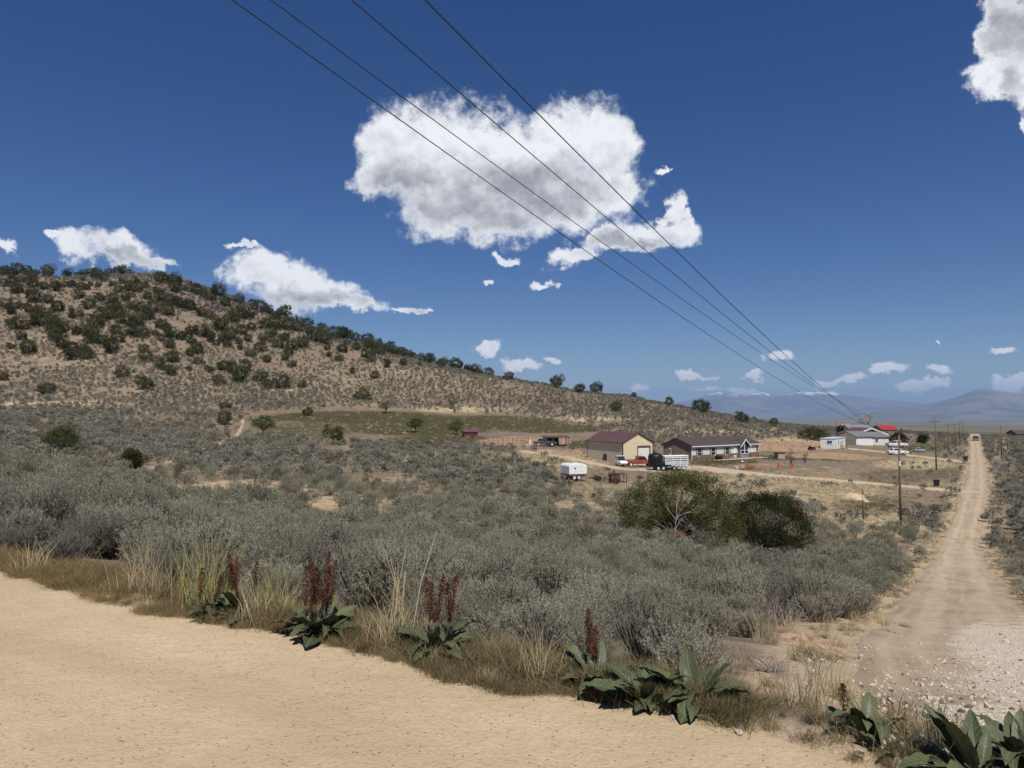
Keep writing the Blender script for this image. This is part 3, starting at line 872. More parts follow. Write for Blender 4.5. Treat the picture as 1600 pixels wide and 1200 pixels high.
def sage_mesh(seed, sprigs, per, ll, lw_, name, ma, twig=True):
    """sagebrush about 1 m wide, 0.75 high: many upright leafy sprigs on a woody base"""
    rng = np.random.default_rng(seed)
    nl = rng.integers(4, 7)
    lobes = np.stack([rng.uniform(-.28, .28, nl), rng.uniform(-.28, .28, nl), rng.uniform(.26, .46, nl), rng.uniform(.20, .32, nl)], -1)
    w = rng.integers(0, nl, sprigs)
    d = unit(rng.normal(size=(sprigs, 3)) * np.array([1, 1, .8]) + np.array([0, 0, .45]))
    c = lobes[w, :3] + d * lobes[w, 3:4] * rng.uniform(.55, 1.0, (sprigs, 1))
    c[:, 2] = np.abs(c[:, 2])
    up = unit(d * 0.8 + np.array([0, 0, 1.0]) + rng.normal(size=d.shape) * .25)
    sl = rng.uniform(.09, .17, sprigs)
    tpos = rng.uniform(0, 1, (sprigs, per))
    b = (c[:, None, :] + up[:, None, :] * (tpos * sl[:, None])[..., None]).reshape(-1, 3)
    ld = (up[:, None, :] * .9 + rng.normal(size=(sprigs, per, 3)) * .55).reshape(-1, 3)
    n = len(b)
    A = leaves(b, ld, rng.uniform(.7, 1.3, n) * ll, rng.uniform(.7, 1.3, n) * lw_, rng)
    root = np.stack([rng.normal(size=sprigs) * .05, rng.normal(size=sprigs) * .05, np.zeros(sprigs) - .03], -1)
    m = sprigs if twig else min(10, sprigs)
    k = np.linspace(0, sprigs - 1, m).astype(int)
    midp = root[k] * .4 + c[k] * .6 - np.array([0, 0, .06])
    B = join([sticks(root[k], midp, .010, .006), sticks(midp, c[k] + up[k] * sl[k][:, None] * .7, .006, .0025)])
    return two_mat(name, A, B, ma, M['twig'])

SAGE_N = [sage_mesh(100 + i, 430, 20, .032, .0082, 'sagebrush', M['sage']) for i in range(5)]
SAGE_M = [sage_mesh(200 + i, 170, 10, .065, .019, 'sagebrush', M['sage'], False) for i in range(5)]
SAGE_F = [sage_mesh(300 + i, 42, 6, .17, .065, 'sagebrush', M['sage_far'], False) for i in range(5)]

def twig_bush(seed, n0=26, name='dead_shrub', mat_=None, leafy=0):
    """bare shrub of forking twigs"""
    rng = np.random.default_rng(seed)
    segs = []
    p = rng.normal(size=(n0, 3)) * np.array([.06, .06, 0]); d = unit(rng.normal(size=(n0, 3)) * np.array([1, 1, .3]) + np.array([0, 0, .75]))
    r = .011; ln = .26
    for lev in range(4):
        e = p + d * (ln * rng.uniform(.7, 1.2, (len(p), 1)))
        segs.append(sticks(p, e, r, r * .6))
        kk = 3 if lev < 2 else 2
        p = np.repeat(e, kk, 0); d = unit(np.repeat(d, kk, 0) + rng.normal(size=(len(e) * kk, 3)) * .42 + np.array([0, 0, .08]))
        r *= .55; ln *= .68
    A = join(segs)
    me = new_mesh(name, *A); me.materials.append(mat_ or M['twig_purple'])
    return me
TWIG = [twig_bush(400 + i) for i in range(3)]

def grass_mesh(seed, n, h, spread, w, lean, mat_, name='grass_tuft'):
    rng = np.random.default_rng(seed)
    b = np.stack([rng.normal(size=n) * spread, rng.normal(size=n) * spread, np.zeros(n) - .01], -1)
    d = unit(np.stack([rng.normal(size=n) * lean, rng.normal(size=n) * lean, np.ones(n)], -1))
    L = h * rng.uniform(.45, 1.1, n)
    side = unit(np.cross(d, rng.normal(size=(n, 3))))
    mid = b + d * (L * .55)[:, None]
    tip = b + d * L[:, None] + np.stack([d[:, 0], d[:, 1], -np.abs(lean) * np.ones(n) * .4], -1) * (L * .35)[:, None]
    V = np.stack([b - side * w, b + side * w, mid + side * w * .8, mid - side * w * .8, tip + side * w * .15, tip - side * w * .15], 1).reshape(-1, 3)
    o = np.arange(n)[:, None] * 6
    Qd = np.concatenate([o + np.array([[0, 1, 2, 3]]), o + np.array([[3, 2, 4, 5]])])
    me = new_mesh(name, V, Qd); me.materials.append(mat_)
    return me
STRAW = [grass_mesh(500 + i, 70, .42, .07, .0022, .28, M['straw']) for i in range(3)]
STRAW_F = [grass_mesh(510 + i, 26, .45, .16, .012, .4, M['straw']) for i in range(3)]
CHEAT = [grass_mesh(520 + i, 110, .16, .085, .0016, .5, M['cheat']) for i in range(3)]
GREEN = [grass_mesh(530 + i, 80, .17, .07, .0022, .45, M['grass']) for i in range(3)]
GREEN_F = [grass_mesh(540 + i, 26, .22, .2, .016, .5, M['grass']) for i in range(2)]
TALL = [grass_mesh(550 + i, 120, .55, .09, .0026, .22, M['straw_green']) for i in range(2)]

def scatter(name, label, meshes, P, rot, scl, idx):
    """one uncountable mass: points that carry a plant each (geometry nodes)"""
    src = bpy.data.collections.new(name + '_source')
    for i, me in enumerate(meshes):
        src.objects.link(bpy.data.objects.new('%s_%02d' % (name, i), me))
    me = bpy.data.meshes.new(name)
    me.vertices.add(len(P)); me.vertices.foreach_set('co', np.asarray(P, np.float32).ravel())
    a = me.attributes.new('rot', 'FLOAT_VECTOR', 'POINT'); a.data.foreach_set('vector', np.asarray(rot, np.float32).ravel())
    a = me.attributes.new('scl', 'FLOAT_VECTOR', 'POINT'); a.data.foreach_set('vector', np.asarray(scl, np.float32).ravel())
    a = me.attributes.new('idx', 'INT', 'POINT'); a.data.foreach_set('value', np.asarray(idx, np.int32))
    o = obj(name, me)
    ng = bpy.data.node_groups.new(name, 'GeometryNodeTree')
    ng.interface.new_socket('Geometry', in_out='INPUT', socket_type='NodeSocketGeometry')
    ng.interface.new_socket('Geometry', in_out='OUTPUT', socket_type='NodeSocketGeometry')
    gi = ng.nodes.new('NodeGroupInput'); go = ng.nodes.new('NodeGroupOutput')
    ci = ng.nodes.new('GeometryNodeCollectionInfo'); ci.inputs['Collection'].default_value = src
    ci.inputs['Separate Children'].default_value = True; ci.inputs['Reset Children'].default_value = True
    ip = ng.nodes.new('GeometryNodeInstanceOnPoints'); ip.inputs['Pick Instance'].default_value = True
    def attr(nm, typ):
        n = ng.nodes.new('GeometryNodeInputNamedAttribute'); n.data_type = typ; n.inputs['Name'].default_value = nm
        return n.outputs['Attribute']
    e2r = ng.nodes.new('FunctionNodeEulerToRotation')
    ng.links.new(attr('rot', 'FLOAT_VECTOR'), e2r.inputs[0])
    ng.links.new(gi.outputs[0], ip.inputs['Points']); ng.links.new(ci.outputs[0], ip.inputs['Instance'])
    ng.links.new(attr('idx', 'INT'), ip.inputs['Instance Index'])
    ng.links.new(e2r.outputs[0], ip.inputs['Rotation']); ng.links.new(attr('scl', 'FLOAT_VECTOR'), ip.inputs['Scale'])
    ng.links.new(ip.outputs[0], go.inputs[0])
    md = o.modifiers.new('scatter', 'NODES'); md.node_group = ng
    return tag(o, label, kind='stuff')

def jgrid(cell, r0, r1, amax=46, seed=1):
    rng = np.random.default_rng(seed)
    xm = r1 * math.sin(R(amax))
    xs = np.arange(-xm, xm, cell); ys = np.arange(0, r1, cell)
    X, Y = np.meshgrid(xs, ys)
    X = (X + rng.uniform(-.5, .5, X.shape) * cell).ravel(); Y = (Y + rng.uniform(-.5, .5, Y.shape) * cell).ravel()
    r = np.hypot(X, Y); a = np.abs(np.arctan2(X, Y))
    k = (r >= r0) & (r < r1) & (a < R(amax))
    return X[k], Y[k]

# where sagebrush is thick and where it is thin (outlined on the photograph)
S_CLEAR = [(905, 758, 34, 9, 1), (962, 761, 24, 7, 1), (1187, 876, 24, 10, 1), (660, 668, 270, 26, 1), (560, 650, 180, 14, 1), (840, 685, 130, 16, 1), (430, 665, 110, 20, .75), (900, 712, 120, 15, .95), (1000, 735, 160, 26, .97), (1230, 720, 250, 38, 1), (1150, 760, 180, 26, .94), (1350, 775, 130, 32, .93),
           (1420, 735, 110, 40, .95), (1320, 812, 110, 18, .8), (1440, 800, 40, 20, .5), (380, 762, 105, 11, .9), (520, 786, 90, 9, .85), (560, 797, 60, 7, .7), (320, 772, 90, 7, .7), (620, 752, 70, 7, .6), (700, 776, 70, 6, .5), (900, 793, 55, 10, .8),
           (1270, 1000, 60, 28, .9), (1230, 1060, 75, 40, 1), (1320, 1085, 70, 40, 1), (1450, 870, 12, 40, .4), (720, 715, 130, 10, .6), (1000, 770, 110, 16, .6), (940, 760, 80, 10, .6), (1570, 820, 25, 70, .45), (1565, 730, 20, 40, .6), (1380, 690, 90, 14, .95), (1460, 700, 60, 20, .9)]
def sage_p(x, y):
    z = H(x, y)
    px, py, d = project(x, y, z)
    r = np.hypot(x, y)
    p = np.where(r < 55, 1.0, np.where(r < 130, .68, .95))
    p = p * (1 - blobs(px, py, S_CLEAR, .25))
    # the upper hill is barer
    p = p * (1 - .15 * np.clip((z - 10) / 25, 0, 1))
    cl = fbm(x / 7.0, y / 7.0, 3, 77)
    p = p * np.clip(0.35 + (cl - .28) * 2.6, 0.12, 1.0) if True else p
    p = np.where(r < 40, np.maximum(p, .92 * (1 - blobs(px, py, S_CLEAR, .25))), p)
    return p, z, r

def place(x, y, smin, smax, seed, zsc=(.85, 1.2)):
    rng = np.random.default_rng(seed)
    n = len(x)
    s = rng.uniform(smin, smax, n)
    scl = np.stack([s, s, s * rng.uniform(*zsc, n)], -1)
    rot = np.stack([rng.normal(size=n) * .08, rng.normal(size=n) * .08, rng.uniform(0, 6.28, n)], -1)
    return rot, scl, rng

sets = []
for cell, r0, r1, sm_, sd in ((0.86, 3.5, 42, (.75, 1.45), 1), (1.15, 42, 130, (.8, 1.6), 2), (1.2, 130, 340, (.45, 1.3), 3)):
    x, y = jgrid(cell, r0, r1, 46, sd)
    p, z, r = sage_p(x, y)
    k = np.random.default_rng(sd + 50).uniform(size=len(x)) < p
    x, y, z, r = x[k], y[k], z[k], r[k]
    k = ~on_road(x, y, 0.42 if r0 < 40 else 0.5)
    x, y, z, r = x[k], y[k], z[k], r[k]
    rot, scl, rng = place(x, y, *sm_, sd)
    sets.append((x, y, z, r, rot, scl))
x, y, z, r, rot, scl = [np.concatenate([s[i] for s in sets]) for i in range(6)]
# bushes right on the shoulder are lower
sd_ = edge_s(x, y)
scl *= (0.55 + 0.45 * smooth01((sd_ - 0.4) / 2.2))[:, None]
ppx, ppy, _d = project(x, y, z)
keep_ = ~((ppx > 1120) & (ppx < 1345) & (ppy > 1000) & (r < 14))
x, y, z, r, rot, scl, ppx, ppy = [q[keep_] for q in (x, y, z, r, rot, scl, ppx, ppy)]
scl *= (0.78 + 0.22 * smooth01((r - 7) / 8))[:, None]
inframe = (ppx > -40) & (ppx < 1640) & (ppy < 1240)
order = np.argsort(r + np.where(inframe, 0, 1e6))
near = order[:290]; rest = order[290:]
rng = np.random.default_rng(99)
NEAR = []
for k in near:
    tw = rng.uniform() < 0.10
    me = TWIG[rng.integers(0, 3)] if tw else SAGE_N[rng.integers(0, 5)]
    o = obj('dead_shrub' if tw else 'sagebrush', me)
    o.location = (x[k], y[k], z[k] - .03); o.rotation_euler = rot[k]; o.scale = scl[k]
    NEAR.append((o, tw, float(ppx[k]), float(r[k]), float(edge_s(x[k], y[k]))))
def ordinal(i):
    names = ['first', 'second', 'third', 'fourth', 'fifth', 'sixth', 'seventh', 'eighth', 'ninth', 'tenth', 'eleventh', 'twelfth', 'thirteenth', 'fourteenth', 'fifteenth', 'sixteenth', 'seventeenth', 'eighteenth', 'nineteenth', 'twentieth']
    return names[i] if i < 20 else '%dth' % (i + 1)
# the row that touches the roadside weeds can be counted off; the bushes behind are told apart only by where they stand
row = sorted([q for q in NEAR if q[4] < 1.35 and not q[1] and 0 < q[2] < 1560], key=lambda q: q[2])
for i, q in enumerate(row):
    tag(q[0], 'grey-green sagebrush in the front row behind the roadside weeds, %s from the left' % ordinal(i), 'shrub', 'front row of sagebrush')
rowset = set(q[0].name for q in row)
for (o, tw, qx, qr, qs) in NEAR:
    if o.name in rowset: continue
    side = 'at the left of the picture' if qx < 330 else 'behind the stalked docks' if qx < 760 else 'behind the long leafy dock clump' if qx < 1130 else 'toward the side road'
    deep = 'near' if qr < 11 else 'farther'
    if tw: tag(o, 'bare purple-grey twiggy shrub among the sagebrush %s' % side, 'shrub', 'bare shrubs ' + side)
    else: tag(o, 'grey-green sagebrush of the %s stand %s' % (deep, side), 'shrub', '%s sagebrush %s' % (deep, side))
rr = r[rest]
P = np.stack([x, y, z - .03], -1)[rest]
idx = np.where(rr < 30, rng.integers(0, 5, len(rr)), np.where(rr < 75, rng.integers(5, 10, len(rr)), rng.integers(10, 15, len(rr))))
tw = (rng.uniform(size=len(rr)) < .05) & (rr < 60)
idx = np.where(tw, rng.integers(15, 18, len(rr)), idx)
scatter('sagebrush_cover', 'grey-green sagebrush covering the flat and the hillside', SAGE_N + SAGE_M + SAGE_F + TWIG, P, rot[rest], scl[rest], idx)
N_SAGE = len(x)

# dry and green grass between the sagebrush
gx, gy, gi_, gs = [], [], [], []
def add_grass(x, y, prob, ids, smin, smax, seed, pad=0.05):
    rng = np.random.default_rng(seed)
    k = rng.uniform(size=len(x)) < prob
    x, y = x[k], y[k]
    k = ~on_road(x, y, pad); x, y = x[k], y[k]
    gx.append(x); gy.append(y); gi_.append(rng.choice(ids, len(x))); gs.append(rng.uniform(smin, smax, len(x)))
# ids: 0-2 straw, 3-5 straw far, 6-8 cheat, 9-11 green, 12-13 green far
x, y = jgrid(0.5, 40, 130, 44, 21); px_, py_, _ = project(x, y, H(x, y))
add_grass(x, y, .12 + .45 * blobs(px_, py_, Z_STRAW), [3, 4, 5], .5, 1.1, 22)
add_grass(x, y, .05 + .35 * blobs(px_, py_, Z_GREEN), [12, 13], .5, 1.1, 23)
x, y = jgrid(1.0, 130, 300, 44, 24); px_, py_, _ = project(x, y, H(x, y))
add_grass(x, y, .16 + .5 * blobs(px_, py_, Z_STRAW), [3, 4, 5], .6, 1.4, 25)
x, y = jgrid(0.3, 6, 40, 44, 26)
add_grass(x, y, .012, [0, 1, 2], .6, 1.1, 27)
add_grass(x, y, .07, [9, 10, 11], .6, 1.2, 28)
gx, gy, gi_, gs = map(np.concatenate, (gx, gy, gi_, gs))
rng = np.random.default_rng(5)
scatter('grass_cover', 'straw-coloured and green grass between the sagebrush', STRAW + STRAW_F + CHEAT + GREEN + GREEN_F, np.stack([gx, gy, H(gx, gy)], -1),
        np.stack([gx * 0, gy * 0, rng.uniform(0, 6.28, len(gx))], -1), np.repeat(gs[:, None], 3, 1), gi_)

# weeds on the shoulder of the foreground road
rng = np.random.default_rng(61)
n = 5200
t_ = rng.uniform(-16, 9, n); s_ = np.abs(rng.normal(size=n)) * .38 - .16 + (fbm(t_ / .8, t_ * 0 + 3, 5, 29) - 0.5) * 0.75
wx = _c[0] + ED[0] * t_ + EN[0] * s_; wy = _c[1] + ED[1] * t_ + EN[1] * s_
wpx, wpy, _ = project(wx, wy, H(wx, wy))
pc = np.clip(1.05 - wpx / 700, .15, .95)                     # russet weeds at the left, greener to the right
ids = np.where(rng.uniform(size=n) < pc, rng.integers(6, 9, n), np.where(rng.uniform(size=n) < .97, rng.integers(9, 12, n), rng.integers(0, 3, n)))
sc_ = rng.uniform(.4, 1.1, n) * np.where(s_ < 0.0, .55, 1.0) * np.where(wpx > 1150, .75, 1.0)
keep = rng.uniform(size=n) < np.where(wpx > 1150, .22, np.clip(.25 + 1.3 * fbm(wx * 1.1, wy * 1.1, 3, 15), 0, 1) ** 1.6)
scatter('roadside_weeds', 'low russet and green weeds along the edge of the dirt road', STRAW + STRAW_F + CHEAT + GREEN, np.stack([wx, wy, H(wx, wy) + .005], -1)[keep],
        np.stack([wx * 0, wx * 0, rng.uniform(0, 6.28, n)], -1)[keep], np.repeat(sc_[:, None], 3, 1)[keep], ids[keep])

# weeds and clods along the verges of the side road
rng = np.random.default_rng(64)
Ls, Rs = ROADS[0]
vx_, vy_ = [], []
for side_, other in ((Ls, Rs), (Rs, Ls)):
    out_ = side_ - other; out_ = out_ / np.linalg.norm(out_, axis=1, keepdims=True)
    for i in range(1500):
        j = rng.integers(0, len(side_)); q_ = side_[j] + out_[j] * (abs(rng.normal()) * .9 - .12) + rng.normal(size=2) * .25
        vx_.append(q_[0]); vy_.append(q_[1])
vx_, vy_ = np.array(vx_), np.array(vy_); k = edge_s(vx_, vy_) > .3; vx_, vy_ = vx_[k], vy_[k]; n = len(vx_)
scatter('verge_weeds', 'low weeds along both verges of the side road', STRAW + CHEAT + GREEN, np.stack([vx_, vy_, H(vx_, vy_)], -1), np.stack([vx_ * 0, vx_ * 0, rng.uniform(0, 6.28, n)], -1),
        np.repeat(rng.uniform(.5, 1.5, n)[:, None], 3, 1), np.where(rng.uniform(size=n) < .12, rng.integers(0, 3, n), rng.integers(3, 9, n)))

# tall bunch grass
for (px, py, s, which, lab) in ((222, 925, .95, 'straw', 'tall straw bunch grass with long stalks at the road edge, left of the docks'), (262, 935, .8, 'straw', 'lower straw tuft leaning beside the tall bunch grass on the left'), (318, 950, 1.0, 'green', 'yellow-green bunch grass with pale stalks left of the first dock'),
                       (425, 962, .75, 'green', 'yellow-green bunch grass between the two left docks'), (628, 1000, 1.0, 'straw', 'tall pale grass stalks left of the third dock'), (655, 935, 1.0, 'green', 'bright yellow-green grass clump among the sagebrush behind the third dock')):
    p = ground_at(px, py)
    o = obj('grass_clump', (STRAW if which == 'straw' else TALL)[0 if which == 'straw' else 1]); o.location = p; o.scale = (s * 1.25, s * 1.25, s * 1.25)
    tag(o, lab, 'plant')
    if 'stalks' in lab:
        mb = MB()
        for q in range(9):
            a_ = random.uniform(0, 6.28); ln_ = random.uniform(.45, .85) * s; le = random.uniform(.02, .3)
            bx, by = random.gauss(0, .06), random.gauss(0, .06)
            mb.tube([(bx, by, 0), (bx + math.cos(a_) * le * ln_ * .4, by + math.sin(a_) * le * ln_ * .4, ln_ * .55), (bx + math.cos(a_) * le * ln_, by + math.sin(a_) * le * ln_, ln_)], [.003, .0025, .0015], 4)
        q = mb.part('stalks', M['straw'], o); q.scale = (.8, .8, .8)

# ------------------------------------------------------------------ junipers and other trees
def crown_arrays(seed, lobes, clumps, per, ll, lw_, shell=(.65, 1.02), droop=0.0, clump_r=.10):
    """leaf sprays in clumps near the surface of overlapping lobes (x, y, z, rx, rz)"""
    rng = np.random.default_rng(seed)
    lobes = np.array(lobes, float)
    wgt = lobes[:, 3] ** 2; wgt /= wgt.sum()
    w = rng.choice(len(lobes), clumps, p=wgt)
    d = unit(rng.normal(size=(clumps, 3)))
    rad = np.stack([lobes[w, 3], lobes[w, 3], lobes[w, 4]], -1)
    c = lobes[w, :3] + d * rad * rng.uniform(*shell, (clumps, 1))
    # drop clumps that lie deep inside another lobe
    deep = np.zeros(clumps, bool)
    for L in lobes:
        q = (c - L[:3]) / np.array([L[3], L[3], L[4]])
        deep |= (np.linalg.norm(q, axis=1) < .62)
    c = c[~deep]; d = d[~deep]; k = len(c)
    size = rng.uniform(.6, 1.35, k) * clump_r
    off = rng.normal(size=(k, per, 3)) * size[:, None, None] * np.array([1, 1, .8])
    b = (c[:, None, :] + off).reshape(-1, 3)
    ld = (d[:, None, :] * .7 + np.array([0, 0, .55 - droop]) + rng.normal(size=(k, per, 3)) * .6).reshape(-1, 3)
    n = len(b)
    return leaves(b, ld, rng.uniform(.6, 1.4, n) * ll, rng.uniform(.6, 1.4, n) * lw_, rng), c

def branch_arrays(seed, c, n, r0, base=(0, 0, 0), fork=.35):
    rng = np.random.default_rng(seed)
    k = rng.choice(len(c), min(n, len(c)), replace=False)
    tips = c[k]; b = np.array(base, float)
    mid = b + (tips - b) * np.array([.35, .35, .5]) + rng.normal(size=tips.shape) * .06 * np.linalg.norm(tips - b, axis=1, keepdims=True)
    return join([sticks(np.repeat(b[None], len(k), 0) + rng.normal(size=tips.shape) * r0 * .3, mid, r0, r0 * .5), sticks(mid, tips, r0 * .5, r0 * .15)])

def rand_lobes(seed, n, w=.5, h=.5):
    """lobes of a crown about 1 m wide and 0.85 high, standing on z = 0"""
    rng = np.random.default_rng(seed)
    L = [(0, 0, .42 * h / .5, .36, .34 * h / .5)]
    for i in range(n):
        a = rng.uniform(0, 6.28); rr_ = rng.uniform(.12, .30)
        L.append((math.cos(a) * rr_, math.sin(a) * rr_, rng.uniform(.2, .62) * h / .5, rng.uniform(.13, .25), rng.uniform(.13, .22)))
    return L

# small far junipers: single meshes (parts are too small to show), eight shapes
JUN = []
for i in range(8):
    (A, c) = crown_arrays(700 + i, rand_lobes(700 + i, 7 + i % 4, h=.42 + .05 * (i % 3)), 260, 9, .075, .036, clump_r=.045)
    B = branch_arrays(720 + i, c, 8, .022, (0, 0, -.06))
    A[0][:, 2] = np.maximum(A[0][:, 2], .01)
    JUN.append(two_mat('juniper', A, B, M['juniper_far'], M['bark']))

Z3 = [(230,128,40),(110,140,90),(170,140,70),(30,155,60),(300,135,80),(80,180,60),(195,205,70),(295,185,70),(420,130,60),(415,165,45),(520,130,60),(570,140,60),(610,150,60),(490,195,45),(520,222,35),(600,210,60),(650,215,60),(680,125,50),(740,140,60),(790,175,80),
 (20,180,50),(80,235,80),(130,225,50),(20,250,50),(205,255,70),(100,280,80),(280,268,60),(345,270,70),(405,255,50),(450,250,60),(505,265,60),(545,275,40),(565,255,30),(608,263,35),(708,250,45),(760,235,40),(840,245,60),(735,288,60),(790,270,70),(860,280,70),(905,265,50),
 (1000,215,90),(1085,235,90),(1090,275,70),(1155,285,40),(1225,290,80),(1270,325,60),(1370,300,100),(1330,348,45),(985,290,50),(210,335,90),(300,350,65),(497,322,65),(625,342,65),(700,340,70),(780,335,60),(830,325,40),(920,330,55),(35,370,90),(130,385,55),(70,420,55),(180,410,60),
 (225,420,60),(360,400,80),(475,435,85),(555,380,90),(270,450,120),(700,390,90),(740,420,90),(640,450,100),(820,380,80),(880,400,80),(1000,330,90),(1060,350,80),(1130,370,90),(1180,390,80),(960,400,80),(1040,420,80),(920,440,90),(60,490,60),(130,500,110),(330,500,130),(370,520,120),
 (250,480,100),(220,490,70),(600,490,100),(705,450,60),(780,470,90),(860,480,100),(820,540,100),(890,560,80),(1010,500,80),(1040,530,70),(475,545,70),(545,540,80),(570,580,110),(620,600,80),(725,540,70),(730,590,80),(970,560,50),(1060,570,60),(1130,575,70),(1200,550,80),(1260,540,90),
 (1300,560,70),(1380,510,100),(1440,570,90),(1400,590,80),(1310,600,50),(1350,620,50),(1200,610,60),(1260,430,70),(1310,450,60),(1480,430,100),(1550,440,90),(1410,370,70),(1490,350,70),(1580,340,60),(1590,400,50),(1450,460,90),(1510,540,80),(1570,520,60),(1550,590,60),(1490,618,35),
 (1420,628,60),(130,585,60),(340,570,90),(395,550,40),(390,620,90),(430,650,90),(510,650,80),(460,690,90),(530,695,90),(695,645,100),(175,655,105),(70,645,50),(893,655,50),(905,712,80),(1060,632,65),(1008,595,50),(990,752,85),(1070,708,90),(1065,795,80),(1190,685,60),(1235,660,80),
 (1245,735,60),(1185,782,40),(1390,765,80),(1450,785,80),(1530,770,80),(1500,830,100),(1372,860,75),(1312,790,55),(1585,845,30),(20,838,55),(1500,655,35),(1570,690,60)]
Z4 = [(30,110,90),(90,125,40),(160,150,70),(180,180,90),(270,200,60),(330,225,70),(410,250,80),(480,265,70),(540,290,90),(620,310,70),(690,335,80),(760,350,70),(830,380,70),(900,395,60),(960,415,60),(1030,440,50),(1090,448,70),(1170,465,60),(1250,480,90),(1320,497,40),(1380,507,80),
 (1455,522,60),(60,180,70),(120,210,70),(60,260,80),(130,260,90),(200,270,90),(260,280,80),(340,300,70),(335,350,50),(420,295,40),(420,350,110),(490,345,60),(560,330,80),(570,385,50),(540,415,70),(625,408,50),(40,345,60),(90,360,50),(170,345,70),(100,320,60),(30,410,70),(140,393,70),
 (220,400,80),(290,385,80),(205,440,55),(70,480,60),(180,475,50),(222,510,60),(442,412,40),(458,455,40),(520,475,60),(725,395,100),(680,450,60),(730,450,50),(725,485,55),(775,435,60),(820,425,60),(870,440,60),(920,450,60),(985,450,50),(815,512,60),(920,505,50),(1020,515,30),(1080,485,60),
 (1140,490,50),(1160,515,60),(1245,525,45),(1325,527,55),(1372,552,45),(1575,593,60),(602,560,40),(740,585,60),(30,595,80),(75,640,70),(160,630,110),(285,640,60)]
FAR = [(a / 4, 380 + b / 4, w / 4) for a, b, w in Z3] + [(400 + a / 4, 440 + b / 4, w / 4) for a, b, w in Z4]
SINGLE = [(191, 582, 21, 'round juniper standing alone low on the left slope, above the pale dirt track'), (227, 600, 25, 'juniper right of the lone round one on the lower left slope'), (71, 607, 25, 'yellowish juniper just above the pale track at far left'),
          (352, 634, 18, 'upper of two small junipers beside the footpath'), (350, 655, 24, 'lower of two small junipers beside the footpath'), (566, 616, 24, 'spreading dark juniper on the slope above the green field'), (480, 644, 15, 'small juniper at the left end of the green field'),
          (505, 634, 6, 'tiny upright conifer at the left end of the green field'), (870, 592, 22, 'leftmost juniper on the skyline above the shop'), (905, 607, 18, 'juniper below the skyline above the shop'), (931, 602, 20, 'juniper on the skyline right above the shop'), (962, 636, 18, 'lone juniper on the sage slope behind the shop'),
          (990, 613, 9, 'small juniper on the skyline left of the house'), (1046, 627, 15, 'juniper on the skyline straight above the house'), (1097, 635, 26, 'broad dark juniper on the skyline in front of the snowy range'), (1160, 654, 20, 'round juniper on the skyline below the snowy range'), (1178, 655, 9, 'small juniper right of the round skyline juniper'),
          (1209, 661, 14, 'rightmost round juniper on the skyline, before the red roofs')]
jr = np.random.default_rng(31)
def far_tree(px, py, w, label, group=None):
    wpx = w * 1.22
    p = ground_at(px, py + w * .36)
    depth = p.y
    size = wpx / F * depth
    o = obj('juniper', JUN[jr.integers(0, 8)])
    o.location = (p.x, p.y, p.z - .05 * size); o.rotation_euler = (0, 0, jr.uniform(0, 6.28)); s = size * jr.uniform(.95, 1.05)
    o.scale = (s, s, s * jr.uniform(.92, 1.12))
    return tag(o, label, 'tree', group)
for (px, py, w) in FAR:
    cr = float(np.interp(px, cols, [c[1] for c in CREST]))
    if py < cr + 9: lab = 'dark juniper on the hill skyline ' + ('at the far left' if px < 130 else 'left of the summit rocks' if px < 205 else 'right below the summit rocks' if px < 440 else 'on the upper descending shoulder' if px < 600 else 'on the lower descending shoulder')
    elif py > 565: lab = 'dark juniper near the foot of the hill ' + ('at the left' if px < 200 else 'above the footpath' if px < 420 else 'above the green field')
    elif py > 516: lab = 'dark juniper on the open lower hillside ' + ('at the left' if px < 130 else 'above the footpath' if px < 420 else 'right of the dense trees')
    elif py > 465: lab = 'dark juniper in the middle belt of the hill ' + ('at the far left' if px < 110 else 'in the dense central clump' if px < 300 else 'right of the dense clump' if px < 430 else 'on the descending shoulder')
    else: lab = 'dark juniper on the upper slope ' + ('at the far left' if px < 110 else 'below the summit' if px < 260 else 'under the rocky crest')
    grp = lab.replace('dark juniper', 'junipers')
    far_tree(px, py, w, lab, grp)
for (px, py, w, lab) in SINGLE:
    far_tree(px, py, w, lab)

def tree(name, label, px, base_y, top_y, width_px, lobes, clumps, per, ll, lw_, leaf, trunk_r=.05, nbr=14, seed=1, clump_r=.06, shell=(.65, 1.02), fork_z=.0, cat='tree', sink=.0, bark=None):
    """a tree with crown and trunk; lobes in units of the crown width"""
    p = ground_at(px, base_y)
    s = width_px / F * p.y
    h = (base_y - top_y) / F * p.y
    r_ = thing(name, label, cat, (p.x, p.y, p.z - sink), 0)
    L = np.array(lobes, float)
    zt = (L[:, 2] + L[:, 4]).max()
    L[:, 2] *= (h / s) / zt; L[:, 4] *= (h / s) / zt
    (V, q), c = crown_arrays(seed, L, clumps, per, ll / s, lw_ / s, shell, clump_r=clump_r)
    V = V * s
    me = new_mesh('crown', V, q); obj('crown', me, leaf, r_)
    B = branch_arrays(seed + 1, c, nbr, trunk_r / s, (0, 0, fork_z / s))
    Bv = B[0] * s
    if fork_z > 0:
        tr = sticks(np.array([[0, 0, -.1]]), np.array([[0, 0, fork_z + .02]]), trunk_r * 1.25, trunk_r)
        Bv, Bq = join([(Bv, B[1]), tr])
    else: Bq = B[1]
    obj('trunk', new_mesh('trunk', Bv, Bq), bark or M['bark'], r_)
    return r_, s, c * s

